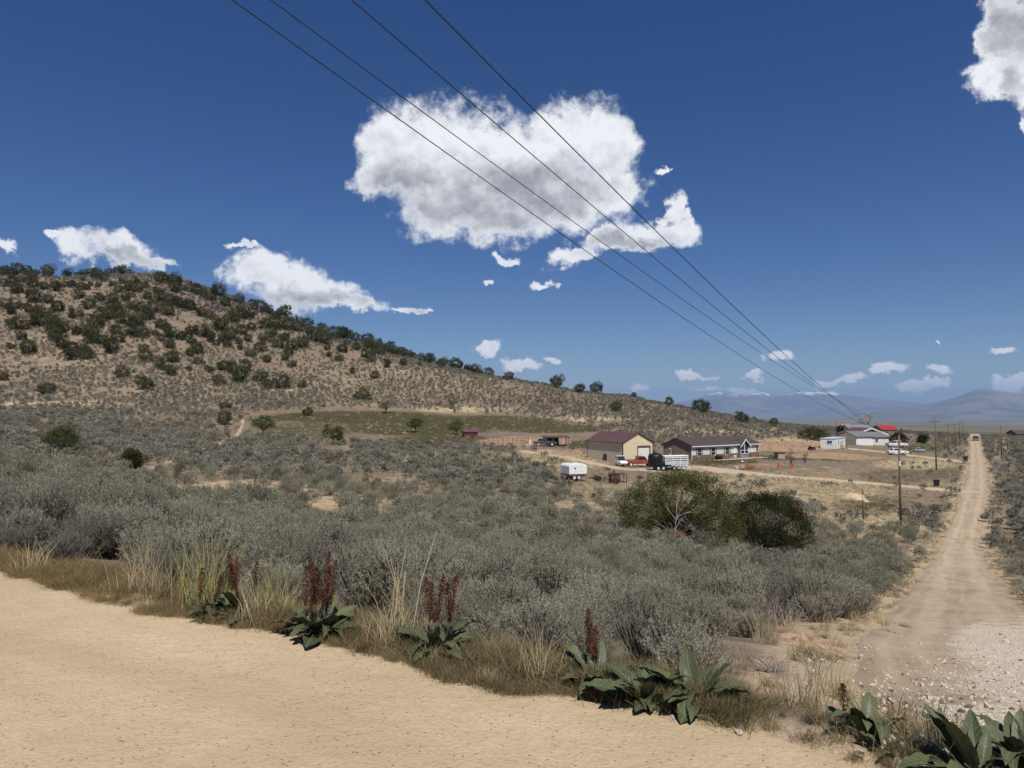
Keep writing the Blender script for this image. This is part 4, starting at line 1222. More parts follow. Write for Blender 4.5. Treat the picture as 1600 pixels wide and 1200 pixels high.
# broad mid-ground junipers
tree('juniper', 'broad low juniper standing in the sagebrush at far left', 97, 709, 667, 62, rand_lobes(41, 11, h=.4), 420, 26, .17, .06, M['juniper'], .10, 14, 41, .05)
tree('juniper', 'olive juniper beside the start of the left footpath', 206, 733, 701, 36, rand_lobes(42, 8, h=.48), 330, 24, .15, .055, M['juniper_olive'], .08, 12, 42, .055)
tree('juniper', 'dense round juniper in front of its thin neighbour at the lower edge of the field', 526, 695, 667, 24, rand_lobes(43, 8, h=.55), 300, 22, .17, .06, M['juniper'], .09, 10, 43, .055)
tree('juniper', 'thin upright juniper behind the dense round one', 510, 682, 661, 15, [(0, 0, .5, .3, .5), (.1, 0, .8, .25, .4), (-.1, 0, .3, .3, .3)], 130, 18, .17, .06, M['juniper_olive'], .07, 8, 44, .07)
# field trees with a clear trunk
orch = [(0, 0, .62, .30, .24), (.22, 0, .60, .24, .20), (-.24, .05, .58, .22, .2), (.05, .2, .6, .25, .2), (0, -.2, .62, .25, .2), (.34, 0, .52, .15, .14), (-.36, 0, .5, .14, .13), (.05, 0, .78, .2, .15)]
tree('field_tree', 'leafy tree with clear trunk beside the footpath end', 411, 681, 649, 38, orch, 260, 20, .2, .075, M['tree_green'], .11, 16, 45, .055, fork_z=.9)
tree('field_tree', 'leafy tree with split crown in the middle of the green field', 649, 676, 653, 30, orch, 200, 18, .22, .085, M['tree_green'], .11, 14, 46, .055, fork_z=.9)
tree('field_tree', 'leafy tree shading the dark red shed', 713, 680, 658, 27, orch, 200, 18, .22, .085, M['tree_green'], .11, 14, 47, .055, fork_z=.9)
tree('field_tree', 'thin brownish tree at the far edge of the green field', 603, 646, 627, 24, orch, 130, 14, .24, .08, M['juniper_olive'], .10, 14, 48, .06, fork_z=.8)
tree('field_tree', 'sparse grey tree on the sage slope beyond the field', 706, 639, 616, 25, orch, 90, 10, .25, .08, M['juniper_olive'], .10, 18, 49, .07, fork_z=.8)
# trees by the far houses
tree('juniper', 'long olive juniper hedge-like mass behind the white office trailer', 1271, 688, 668, 46, [(-.3, 0, .3, .2, .26), (0, 0, .32, .24, .28), (.25, 0, .26, .22, .22), (.42, 0, .18, .12, .15)], 320, 20, .3, .11, M['juniper_olive'], .1, 10, 51, .05)
tree('juniper', 'small dark juniper below the hipped red roof', 1313, 679, 664, 13, rand_lobes(52, 6, h=.6), 150, 16, .3, .11, M['juniper_dark'], .1, 8, 52, .06)
tree('spruce_tree', 'dark evergreen beside the white garage house', 1404, 694, 674, 32, [(0, 0, .35, .36, .3), (-.2, 0, .3, .25, .25), (.22, 0, .28, .25, .25), (0, 0, .62, .2, .18)], 260, 20, .3, .11, M['juniper_dark'], .1, 10, 53, .055)
tree('juniper', 'round dark juniper left of the second utility pole', 1444, 693, 679, 21, rand_lobes(54, 7, h=.45), 200, 18, .3, .11, M['juniper_dark'], .1, 8, 54, .055)
# bare tree among the far roofs
p = ground_at(1357, 677); s = 44 / F * p.y
bt = thing('bare_tree', 'tall leafless tree rising between the red roofs', 'tree', p)
rng = np.random.default_rng(8)
segs = []; q0 = np.array([[0, 0, 0.]]); d0 = np.array([[0, 0, 1.]]); r0 = .26; l0 = s * .25
for lev in range(7):
    q1 = q0 + d0 * l0 * rng.uniform(.75, 1.15, (len(q0), 1)); segs.append((lev, sticks(q0, q1, r0, r0 * .65)))
    k_ = 3
    q0 = np.repeat(q1, k_, 0); d0 = unit(np.repeat(d0, k_, 0) + rng.normal(size=(len(q1) * k_, 3)) * .38 + np.array([0, 0, .12])); r0 *= .68; l0 *= .72
obj('trunk', new_mesh('trunk', *join([b for l, b in segs if l < 2])), M['bark'], bt)
obj('crown', new_mesh('crown', *join([b for l, b in segs if l >= 2])), M['twig_pale'], bt)

# the two big junipers in the dip
J1 = [(-.30, 0, .44, .22, .24), (-.12, .1, .56, .26, .28), (.06, 0, .62, .26, .28), (.24, 0, .56, .24, .30), (.36, -.05, .36, .19, .27), (.44, 0, .18, .12, .18), (-.38, 0, .24, .14, .20), (.10, .2, .5, .28, .3), (-.2, .2, .4, .25, .25), (.2, .2, .45, .25, .3), (.33, -.1, .2, .15, .2)]
r1, s1, c1 = tree('juniper', 'large olive juniper with dead white branches in its crown', 1058, 852, 737, 172, J1, 1500, 34, .13, .034, M['juniper_olive'], .13, 40, 61, .035, fork_z=.35, shell=(.7, 1.03))
dp = r1.location
mbd = MB()
rng = random.Random(5)
def limb(mb, p, d, ln, r, lev):
    q = p + d * ln
    m_ = p + d * ln * .5 + Vector((rng.uniform(-.06, .06), rng.uniform(-.06, .06), rng.uniform(-.03, .05))) * ln
    mb.tube([p, m_, q], [r * .62, r * .5, r * .38], 5)
    if lev > 0:
        for k_ in range(rng.choice((2, 3))):
            nd_ = (d + Vector((rng.uniform(-.8, .8), rng.uniform(-.3, .3), rng.uniform(-.35, .6)))).normalized()
            limb(mb, p + (q - p) * rng.uniform(.55, 1), nd_, ln * rng.uniform(.5, .75), r * .55, lev - 1)
bx_ = (1040 - 1058) / F * dp.y
fy = -s1 * .40
limb(mbd, Vector((bx_, fy * .9, .5)), Vector((.02, -.1, 1)).normalized(), 1.4, .04, 2)
limb(mbd, Vector((bx_, fy, 1.6)), Vector((.05, -.05, 1)).normalized(), 1.3, .03, 2)
limb(mbd, Vector((bx_ + .05, fy, 2.0)), Vector((.8, -.1, .35)).normalized(), .9, .02, 1)
limb(mbd, Vector((bx_, fy, 1.9)), Vector((-.6, -.1, .75)).normalized(), .7, .03, 1)
limb(mbd, Vector((bx_ + 1.9, fy * .8, .5)), Vector((-.7, -.1, .7)).normalized(), 1.4, .02, 2)
mbd.part('dead_branch', M['twig_pale'], r1)
(A, c_) = crown_arrays(64, [(bx_ + .1, fy - .15, .55, .5, .6), (bx_ - .1, fy - .2, .2, .35, .4)], 70, 26, .16, .03, clump_r=.12, droop=.9)
obj('dead_foliage', new_mesh('dead_foliage', *A), M['rust_leaf'], r1)
J2 = [(-.28, 0, .44, .22, .26), (-.08, 0, .56, .28, .30), (.14, 0, .54, .28, .30), (.32, 0, .40, .20, .24), (.02, .2, .5, .28, .3), (0, -.18, .48, .28, .28), (.38, -.05, .28, .14, .16), (-.36, 0, .3, .16, .2), (.2, -.15, .4, .22, .24)]
tree('juniper', 'dark dense juniper with forked trunk, right of the olive one', 1197, 866, 771, 132, J2, 1400, 34, .12, .034, M['juniper_dark'], .12, 26, 65, .035, fork_z=.5, shell=(.72, 1.02))

# ------------------------------------------------------------------ rocky summit
rng = np.random.default_rng(12)
def rock_mesh(seed, name='rock'):
    rg = np.random.default_rng(seed)
    bm = bmesh.new(); bmesh.ops.create_icosphere(bm, subdivisions=1, radius=.5)
    for v in bm.verts:
        v.co *= rg.uniform(.5, 1.25)
        v.co.z *= .75
    me = bpy.data.meshes.new(name); bm.to_mesh(me); bm.free()
    return me
ROCKM = [rock_mesh(i) for i in range(6)]
for me in ROCKM: me.materials.append(M['rock_purple'])
pts = []
for i in range(900):
    px = rng.uniform(175, 430); f_ = (px - 175) / 255
    top = np.interp(px, cols, [c[1] for c in CREST]) - 2
    py = top + abs(rng.normal()) * (9 + 12 * (1 - abs(f_ - .45) * 2)) + (0 if rng.uniform() < .8 else rng.uniform(0, 30))
    pts.append(ground_at(px, py))
for i in range(60):
    pts.append(ground_at(rng.normal() * 9 + 342, rng.normal() * 7 + 478))
P = np.array([tuple(p) for p in pts])
P = np.repeat(P, 3, 0); P[:, :2] += rng.normal(size=(len(P), 2)) * 1.6; P[:, 2] = H(P[:, 0], P[:, 1]) + rng.uniform(-.1, .3, len(P)); n = len(P)
sc_ = rng.gamma(1.5, .42, n)[:, None] * rng.uniform(.6, 1.3, (n, 3)) + .3
scatter('rock_outcrop', 'purple-brown broken rock along the hill summit', ROCKM, P, rng.uniform(0, 6.28, (n, 3)), sc_, rng.integers(0, 6, n))

# ------------------------------------------------------------------ stones on the side road
SM_P, SM_D = [rock_mesh(20 + i, 'stone') for i in range(3)], [rock_mesh(30 + i, 'stone') for i in range(3)]
for me in SM_P: me.materials.append(M['stone_pale'])
for me in SM_D: me.materials.append(M['stone_dark'])
for (px, py, w, dark, lab) in ((1403, 1004, 6, 1, 'left of two small dark stones lying apart on the side road'), (1436, 1005, 7, 1, 'right of two small dark stones lying apart on the side road'), (1359, 1030, 7, 1, 'dark stone on the left shoulder of the side road'), (1346, 1024, 7, 0, 'pale stone beside the dark one on the left shoulder'),
                               (1499, 1033, 9, 0, 'pale stone in the cluster at the edge of the white gravel'), (1490, 1031, 8, 1, 'dark stone in the cluster at the edge of the white gravel'), (1409, 1077, 7, 0, 'pale stone in the wheel rut of the side road'), (1444, 1055, 6, 0, 'small white stone on bare dirt left of the gravel'),
                               (1366, 1062, 8, 0, 'flat white stone at the left margin of the side road'), (1481, 1076, 8, 1, 'dark stone at the near end of the white gravel'), (1533, 1041, 8, 1, 'upper dark stone at the left rim of the gravel fan'), (1532, 1050, 9, 1, 'lower dark stone at the left rim of the gravel fan'), (1515, 1055, 7, 0, 'light stone below the gravel rim'), (1155, 1148, 17, 0, 'pale block of stone on the foreground road edge below the docks'), (1263, 1033, 14, 0, 'tan boulder beside the mound of soil at the side road corner'), (812, 1050, 14, 0, 'half-buried pale stone under the weeds left of the docks'), (1560, 1085, 9, 1, 'brown stone among the gravel near the right frame edge'), (1477, 992, 7, 0, 'stone at the top left tip of the white gravel')):
    p = ground_at(px, py + 2)
    o = obj('stone', (SM_D if dark else SM_P)[random.randrange(3)])
    s = w * 1.15 / F * p.y
    o.location = (p.x, p.y, p.z + s * .2); o.scale = (s, s * .8, s * .75); o.rotation_euler = (0, 0, random.uniform(0, 6))
    tag(o, lab, 'stone')
# loose gravel too small to count
rng = np.random.default_rng(77)
P, S = [], []
for i in range(2600):
    if rng.uniform() < .8: px, py = rng.normal() * 95 + 1530, rng.normal() * 50 + 1055
    else: px, py = rng.uniform(1330, 1600), rng.uniform(960, 1120)
    if py < 965 or py > 1190 or px > 1750: continue
    d = pix_dir(px, py); P.append((px, py))
P = np.array(P)
pw = np.array([tuple(ground_at(a, b)) for a, b in P[::2]])
n = len(pw)
scatter('loose_gravel', 'loose pale gravel spread over the side road', SM_P + SM_D[:1], pw + np.array([0, 0, .035]), rng.uniform(0, 6.28, (n, 3)), np.repeat((rng.gamma(2.0, .012, n) + .015)[:, None], 3, 1) * rng.uniform(.7, 1.2, (n, 3)), np.where(rng.uniform(size=n) < .85, rng.integers(0, 3, n), 3))
# crumbs on the foreground road
n = 1500
t_ = rng.uniform(-14, 8, n); s_ = -rng.uniform(0, 1, n) ** 1.5 * 6
wx = _c[0] + ED[0] * t_ + EN[0] * s_; wy = _c[1] + ED[1] * t_ + EN[1] * s_
scatter('road_crumbs', 'small pebbles and crumbs on the tan dirt road', SM_P + SM_D[:1], np.stack([wx, wy, H(wx, wy) + .015], -1), rng.uniform(0, 6.28, (n, 3)), np.repeat((rng.gamma(1.1, .004, n) + .0025)[:, None], 3, 1), np.where(rng.uniform(size=n) < .88, rng.integers(0, 3, n), 3))

# ------------------------------------------------------------------ dock plants
def dock_leaf_mesh(seed, fold=.25, bend=.8, wave=.02):
    rg = np.random.default_rng(seed)
    nl, nw = 13, 5
    V, LF = [], []
    ph = rg.uniform(0, 6)
    for i in range(nl):
        s = i / (nl - 1)
        w = .17 * (math.sin(math.pi * min(1, s * .93 + .07)) ** .75) * (1 - .25 * s) if s > .14 else .012 + .03 * s
        if i == nl - 1: w = .003
        ang = bend * s ** 1.4
        # leaf lies along +x, rising, and bends down towards its tip
        cx = math.sin(ang + .0) * 0 + (s * math.cos(ang * .6)); cz_ = s * math.sin(.55 - ang * .75)
        for j in range(nw):
            u = (j / (nw - 1)) * 2 - 1
            edge = abs(u)
            z = cz_ + fold * w * edge + wave * edge * math.sin(s * 26 + ph + (0 if u > 0 else 1.7)) * (s > .14)
            V.append((cx, u * w, z)); LF.append((u, s, 0))
    Qd = np.array([[i * nw + j, (i + 1) * nw + j, (i + 1) * nw + j + 1, i * nw + j + 1] for i in range(nl - 1) for j in range(nw - 1)])
    me = new_mesh('leaf', V, Qd, True)
    at = me.attributes.new('lf', 'FLOAT_VECTOR', 'POINT'); at.data.foreach_set('vector', np.array(LF, np.float32).ravel())
    me.materials.append(M['dock'])
    return me
DLEAF = [dock_leaf_mesh(i, .2 + .1 * (i % 3), .35 + .28 * (i % 4), .012 + .004 * (i % 3)) for i in range(6)]
def seed_stalk_mesh(seed):
    rg = np.random.default_rng(seed)
    A = sticks(np.array([[0, 0, 0], [0, 0, .5]]), np.array([[0, 0, .5], [.02, 0, 1.]]), .009, .005)
    n = 420
    zz = rg.uniform(.42, 1.0, n); rad = .055 * np.sin(np.clip((zz - .4) / .62, 0, 1) * math.pi) ** .6
    a_ = rg.uniform(0, 6.28, n); rr_ = rad * np.sqrt(rg.uniform(0, 1, n))
    b = np.stack([rr_ * np.cos(a_), rr_ * np.sin(a_), zz], -1)
    B = leaves(b, rg.normal(size=(n, 3)) + np.array([0, 0, .5]), .026, .016, rg)
    return two_mat('seed_stalk', A, B, M['bark'], M['seed'])
DSTALK = [seed_stalk_mesh(i) for i in range(3)]
dr = random.Random(3)
def dock(px, py, size, nleaf, stalks, label, spread=1.0, stalk_h=.55, up=.5):
    p = ground_at(px, py)
    r_ = thing('dock_plant', label, 'plant', p)
    for i in range(int(nleaf * 1.35)):
        o = obj('leaf', DLEAF[dr.randrange(6)], None, r_)
        a_ = i * 2.4 + dr.uniform(-.4, .4)
        lift = dr.uniform(-.35, .85) * up * 1.4
        s = size * dr.uniform(.5, 1.05)
        off = dr.uniform(0, .09) * spread
        o.location = (math.cos(a_) * off, math.sin(a_) * off, .01)
        o.rotation_euler = Euler((dr.uniform(-.5, .5), -lift, a_), 'XYZ')
        o.scale = (s, s * dr.uniform(.9, 1.3), s)
    for i in range(stalks):
        o = obj('seed_stalk', DSTALK[dr.randrange(3)], None, r_)
        h = stalk_h * dr.uniform(.72, 1.05)
        o.location = (dr.uniform(-.1, .1), dr.uniform(-.06, .06), 0)
        o.rotation_euler = (dr.uniform(-.16, .16), dr.uniform(-.22, .22), dr.uniform(0, 6)); o.scale = (.5, .5, h)
    return r_
dock(383, 962, .32, 24, 4, 'leftmost dock plant with a few rusty seed stalks at the road edge', stalk_h=.52)
dock(325, 968, .22, 9, 2, 'small low dock rosette left of the leftmost stalked dock', stalk_h=.42)
dock(495, 992, .37, 34, 8, 'large dock plant with the thickest cluster of rust-red seed stalks', stalk_h=.62)
dock(684, 1020, .34, 24, 5, 'dock plant with five rust-red stalks and big curled leaves at centre left', stalk_h=.60)
dock(935, 1070, .34, 22, 3, 'dock with dark dry stalks at the left end of the long leafy clump', stalk_h=.46)
dock(1010, 1098, .33, 22, 0, 'leafy dock in the middle of the long clump at the road edge', up=.55)
dock(1085, 1100, .35, 26, 0, 'leafy dock at the right end of the long clump', up=.6)
dock(1352, 1150, .26, 12, 1, 'upright dock with few broad leaves below the side road', up=.9, stalk_h=.3)
dock(1415, 1185, .20, 8, 0, 'small pale-leaved dock between the two large docks at lower right', up=.3)
dock(1530, 1215, .33, 22, 0, 'dense dock filling the lower right corner of the picture', up=.75)
dock(1600, 1200, .34, 18, 0, 'dock cut by the right frame edge', up=.75)
# dry thin stalks between the right-hand docks
mb = MB()
p = ground_at(1465, 1180)
for i in range(14):
    bx, by = random.gauss(0, .07), random.gauss(0, .05); h = random.uniform(.14, .30)
    mb.tube([(bx, by, -.02), (bx + random.gauss(0, .01), by, h * .5), (bx + random.gauss(0, .02), by, h)], [.003, .003, .002], 4)
o = mb.part('dry_weed', M['twig'], None); o.location = p
tag(o, 'thin dry brown weed stalks in front of the white gravel', 'weed')
# dead bush and fallen branches by the side-road corner
for (px, py, s, lab) in ((1195, 1050, .55, 'fallen dead grey branches right of the dock clump'), (770, 985, 1.1, 'bare purple-grey shrub right of the third dock'), (20, 850, 1.3, 'dark bare shrub at the left frame edge behind the russet weeds'), (90, 850, 1.0, 'reddish bare shrub next to the left frame edge shrub'), (850, 1000, .9, 'tangle of pale dead twigs behind the weeds at centre')):
    p = ground_at(px, py)
    o = obj('dead_shrub', TWIG[random.randrange(3)]); o.location = p; o.scale = (s * 1.2, s * 1.1, s * (.5 if 'fallen' in lab else .95)); o.rotation_euler = (0, 0, random.uniform(0, 6))
    tag(o, lab, 'shrub')

# ------------------------------------------------------------------ built things: materials
M['tan_metal'] = mat('tan_metal_siding', (0.52, 0.45, 0.345), .55, .06, 1.5, spec=.4)
M['cream_metal'] = mat('cream_metal_siding', (0.66, 0.57, 0.38), .5, .04, 1.2, spec=.4)
M['maroon'] = mat('maroon_metal', (0.12, 0.062, 0.06), .55, .12, 1.5, spec=.4)
M['white'] = mat('white_paint', (0.74, 0.74, 0.72), .5, .05, 2)
M['offwhite'] = mat('offwhite_siding', (0.66, 0.63, 0.56), .6, .06, 2)
M['taupe'] = mat('taupe_siding', (0.22, 0.18, 0.14), .7, .08, 2)
M['shingle'] = mat('brown_shingle', (0.085, 0.068, 0.06), .9, .2, 6, bump=.4)
M['greyroof'] = mat('grey_shingle', (0.17, 0.17, 0.17), .9, .15, 4, bump=.3)
M['redroof'] = mat('red_metal_roof', (0.36, 0.035, 0.04), .5, .12, 2)
M['stonew'] = mat('stone_wainscot', (0.21, 0.145, 0.10), .9, .3, 4, bump=.4)
M['glass'] = mat('window_glass', (0.03, 0.037, 0.045), .08, .1, 1, spec=.6)
M['black'] = mat('black_plastic', (0.014, 0.015, 0.017), .45, .2, 3)
M['tyre'] = mat('tyre_rubber', (0.02, 0.02, 0.02), .85, .2, 5)
M['rim'] = mat('white_rim', (0.62, 0.62, 0.6), .5, .08, 5)
M['red'] = mat('faded_red_paint', (0.31, 0.062, 0.042), .4, .15, 2, spec=.5)
M['rust'] = mat('rusted_iron', (0.11, 0.045, 0.03), .9, .4, 4, bump=.3)
M['wood'] = mat('new_lumber', (0.40, 0.23, 0.12), .8, .15, 4)
M['oldwood'] = mat('weathered_wood', (0.20, 0.165, 0.135), .9, .2, 6, bump=.3)
M['pole'] = mat('pole_wood', (0.165, 0.115, 0.085), .9, .2, 5, bump=.3)
M['steel'] = mat('grey_steel', (0.33, 0.34, 0.35), .45, .1, 3, metal=.5)
M['silver'] = mat('silver_paint', (0.55, 0.56, 0.58), .35, .06, 2, spec=.5)
M['navy'] = mat('dark_blue_paint', (0.05, 0.06, 0.085), .35, .1, 2, spec=.5)
M['orange'] = mat('orange_plastic', (0.62, 0.12, 0.05), .6, .15, 3)
M['paleblue'] = mat('pale_blue_trim', (0.45, 0.58, 0.68), .5, .06, 2)
M['darkred'] = mat('dark_red_boards', (0.13, 0.035, 0.032), .8, .2, 3)
M['sand'] = mat('sand', (0.50, 0.38, 0.25), .95, .12, 3, bump=.3)
M['wire'] = mat('power_wire', (0.05, 0.05, 0.055), .5, .1, 1)
M['ceramic'] = mat('insulator', (0.32, 0.30, 0.28), .3, .1, 3)
M['tanwall'] = mat('tan_stucco', (0.40, 0.31, 0.22), .8, .08, 2)
M['stripe'] = mat('maroon_stripe', (0.16, 0.035, 0.045), .5, .1, 2)

def dirz(rz):
    return Vector((math.cos(rz), math.sin(rz), 0)), Vector((-math.sin(rz), math.cos(rz), 0))
def along(P, d, px):
    """distance along d from P at which the photograph's column px is reached"""
    u = (px - 800) / F
    return (u * P.y - P.x) / (d.x - u * d.y)
def lift_of(P, py, basepy):
    return (basepy - py) / F * P.y

def level_base(p, rz, L_, W_):
    ex, ey = dirz(rz)
    return min(hz(*(p + ex * a + ey * b).xy) for a in (0, L_) for b in (0, W_))

def windowp(parent, mb_frame, mb_pane):
    f = mb_frame.part('window', M['white'], parent)
    mb_pane.part('pane', M['glass'], f)
    return f

def face_window(parent, x0, x1, z0, z1, y=0.0, mull=1, axis='y', fr=.07, frame=None, rail=True):
    """window set in a wall whose outer face is at y (axis y, facing -y) or x (axis x, facing -x)"""
    mf, mp = MB(), MB()
    def bx(m, a0, a1, b0, b1, d0, d1):
        if axis == 'y': m.box(a0, a1, y - d1, y - d0, b0, b1)
        else: m.box(y - d1, y - d0, a0, a1, b0, b1)
    bx(mp, x0 + fr * .5, x1 - fr * .5, z0 + fr * .5, z1 - fr * .5, .004, .03)
    bx(mf, x0, x1, z0, z0 + fr, -.02, .06); bx(mf, x0, x1, z1 - fr, z1, -.02, .06)
    bx(mf, x0, x0 + fr, z0 + fr, z1 - fr, -.02, .06); bx(mf, x1 - fr, x1, z0 + fr, z1 - fr, -.02, .06)
    for k in range(mull):
        c = x0 + (x1 - x0) * (k + 1) / (mull + 1); bx(mf, c - fr * .35, c + fr * .35, z0 + fr, z1 - fr, -.02, .05)
    if rail:
        c = (z0 + z1) / 2; bx(mf, x0 + fr, x1 - fr, c - fr * .35, c + fr * .35, -.02, .045)
    f = mf.part('window', frame or M['white'], parent); mp.part('pane', M['glass'], f)
    return f

# ------------------------------------------------------------------ metal shop
p0 = ground_at(973, 726); rz = R(27)
ex, ey = dirz(rz)
Wd = along(p0, ex, 1019); Ln = along(p0, ey, 917.5)
zb = level_base(p0, rz, Wd, Ln)
eave = lift_of(p0, 690.5, 727); peak = eave + Wd * .5 * .50
shop = thing('metal_shop', 'tan and cream metal shop building with maroon roof and roll-up door', 'building', (p0.x, p0.y, zb), rz)
def ribbed(length, n, depth=.035):
    pts = []
    for k in range(n):
        a_ = length * k / n; w_ = length / n
        pts += [(a_, 0), (a_ + w_ * .62, 0), (a_ + w_ * .70, -depth), (a_ + w_ * .92, -depth)]
    pts.append((length, 0))
    return pts
def ribwall(mb, pts, zf, place_):
    for (a_, b_) in zip(pts[:-1], pts[1:]):
        q = [place_(a_[0], a_[1], 0), place_(b_[0], b_[1], 0), place_(b_[0], b_[1], zf(b_[0])), place_(a_[0], a_[1], zf(a_[0]))]
        mb.poly(q)
zg = lambda x_: eave + (peak - eave) * (1 - abs(x_ - Wd / 2) / (Wd / 2))
mb = MB(); ribwall(mb, ribbed(Ln, int(Ln / .5)), lambda a_: eave, lambda a_, d_, z_: (d_, a_, z_)); mb.part('wall', M['tan_metal'], shop)
mb = MB(); ribwall(mb, ribbed(Wd, int(Wd / .5)), zg, lambda a_, d_, z_: (a_, d_, z_)); mb.part('gable_wall', M['cream_metal'], shop)
mb = MB(); ribwall(mb, ribbed(Ln, int(Ln / .5)), lambda a_: eave, lambda a_, d_, z_: (Wd - d_, a_, z_)); mb.part('wall', M['tan_metal'], shop)
mb = MB(); ribwall(mb, ribbed(Wd, int(Wd / .5)), zg, lambda a_, d_, z_: (a_, Ln - d_, z_)); mb.part('gable_wall', M['cream_metal'], shop)
ov = .28
for sgn in (0, 1):
    mb = MB()
    xa, xb = (-ov, Wd / 2) if sgn == 0 else (Wd + ov, Wd / 2)
    za = eave - ov * .5
    mb.prism([(xa, za + .04), (xb, peak + .04), (xb, peak + .14), (xa, za + .14)], 'y', -.25, Ln + .25)
    n_ = int(Ln / .6)
    for k in range(n_ + 1):
        yy = -.2 + (Ln + .4) * k / n_
        mb.prism([(xa, za + .138), (xb, peak + .138), (xb, peak + .178), (xa, za + .178)], 'y', yy - .03, yy + .03)
    mb.part('roof', M['maroon'], shop)
mb = MB()
for (xx, yy) in ((0, 0), (Wd, 0), (0, Ln), (Wd, Ln)): mb.box(xx - .07, xx + .09, yy - .09, yy + .07, 0, eave)
mb.part('corner_trim', M['maroon'], shop)
d0, d1 = Wd * .50, Wd * .88; dh = eave * .78
rd_ = MB()
for k in range(8): rd_.box(d0, d1, -.045, .05, .02 + dh * k / 8, dh * (k + 1) / 8 - .035)
door = rd_.part('roll_up_door', M['white'], shop)
mb = MB(); t_ = .24
mb.box(d0 - t_ * .6, d0, -.12, .02, 0, dh + t_); mb.box(d1, d1 + t_, -.12, .02, 0, dh + t_); mb.box(d0, d1, -.12, .02, dh, dh + t_ * 1.3)
mb.part('door_frame', M['maroon'], door)
face_window(shop, Ln * .42, Ln * .53, eave * .18, eave * .46, -.03, 1, 'x', .07, M['black'], False)

# ------------------------------------------------------------------ the long house
p0 = ground_at(1081, 719); rz = R(36)
ex, ey = dirz(rz)
Ln = along(p0, ex, 1184); Wd = along(p0, ey, 1036)
zb = level_base(p0, rz, Ln, Wd) - .1
eave = 2.85; peak = eave + Wd * .5 * .36
house = thing('ranch_house', 'long brown-roofed house with stone base, white panels and tall glazed gable', 'house', (p0.x, p0.y, zb), rz)
mb = MB(); mb.box(0, Ln, 0, .15, 1.05, eave); mb.part('front_wall', M['offwhite'], house)
mb = MB(); mb.box(0, Ln, .15, Wd, 0, eave)
mb.prism([(.15, eave), (Wd, eave), (Wd / 2, peak)], 'x', 0, Ln); mb.part('wall', M['taupe'], house)
rng_ = random.Random(4)
mb = MB()
zz = 0
for row in range(5):
    xx = -.02
    while xx < Ln:
        w_ = rng_.uniform(.35, .7); x2 = min(xx + w_, Ln + .02)
        mb.box(xx, x2 - .02, -.06 - rng_.uniform(0, .035), .149, zz, zz + .2); xx = x2
    zz += .212
mb.part('stone_base', M['stonew'], house)
ov = .42
for sgn in (0, 1):
    mb = MB()
    ya, yb = (-ov, Wd / 2) if sgn == 0 else (Wd + ov, Wd / 2)
    za = eave - ov * .36
    mb.prism([(ya, za + .02), (yb, peak + .02), (yb, peak + .16), (ya, za + .16)], 'x', -.35, Ln + .35)
    rf = mb.part('roof', M['shingle'], house)
    n_ = 10
    ms = MB()
    for k in range(n_):
        f0, f1 = k / n_, (k + 1) / n_ + .01
        y_0, y_1 = ya + (yb - ya) * f0, ya + (yb - ya) * f1; z_0 = za + (peak - za) * f0; z_1 = za + (peak - za) * f1
        ms.prism([(y_0, z_0 + .165), (y_1, z_1 + .165), (y_1, z_1 + .17), (y_0, z_0 + .20)], 'x', -.36, Ln + .36)
    ms.part('shingle_courses', M['shingle'], rf)
    mf = MB(); mf.box(-.37, Ln + .37, min(ya - .03, ya + .03) if sgn == 0 else ya - .03, ya + .03, za - .08, za + .10); mf.part('fascia', M['white'], rf)
for (f0, f1) in ((.075, .135), (.27, .33), (.475, .54)):
    face_window(house, Ln * f0, Ln * f1, .75, 2.35, -.02, 0)
    mb = MB(); mb.box(Ln * f0 - .38, Ln * f0 - .04, -.05, 0, .95, 2.35).box(Ln * f1 + .04, Ln * f1 + .38, -.05, 0, .95, 2.35); mb.part('shutter', M['taupe'], house)
face_window(house, Ln * .955, Ln * .995, 1.2, 2.4, -.02, 0)
mb = MB(); mb.box(Ln * .60, Ln * .645, -.08, .0, .15, 2.3); dd = mb.part('door', M['white'], house)
mb = MB(); mb.box(Ln * .64, Ln * .643, -.12, -.08, 1.1, 1.25); mb.part('handle', M['steel'], dd)
# glazed gable dormer
g0, g1 = Ln * .675, Ln * .80; gc = (g0 + g1) / 2; gp = eave + (g1 - g0) * .33; ge = eave - .35
mb = MB(); mb.prism([(g0, 0), (g1, 0), (g1, ge), (gc, gp), (g0, ge)], 'y', -.55, .3); mb.part('gable_bay', M['steel'], house)
mb = MB()
for (a_, b_) in ((g0 - .35, gc), (g1 + .35, gc)):
    za = ge - .35 * (gp - ge) / (gc - g0)
    mb.prism([(a_, za + .02), (b_, gp + .02), (b_, gp + .20), (a_, za + .20)], 'y', -.95, Wd * .45)
rf = mb.part('gable_roof', M['shingle'], house)
mb = MB()
for (a_, b_) in ((g0 - .36, gc), (g1 + .36, gc)):
    za = ge - .36 * (gp - ge) / (gc - g0)
    mb.prism([(a_, za - .06), (b_, gp - .06), (b_, gp + .19), (a_, za + .19)], 'y', -1.02, -.955)
mb.part('barge_board', M['white'], rf)
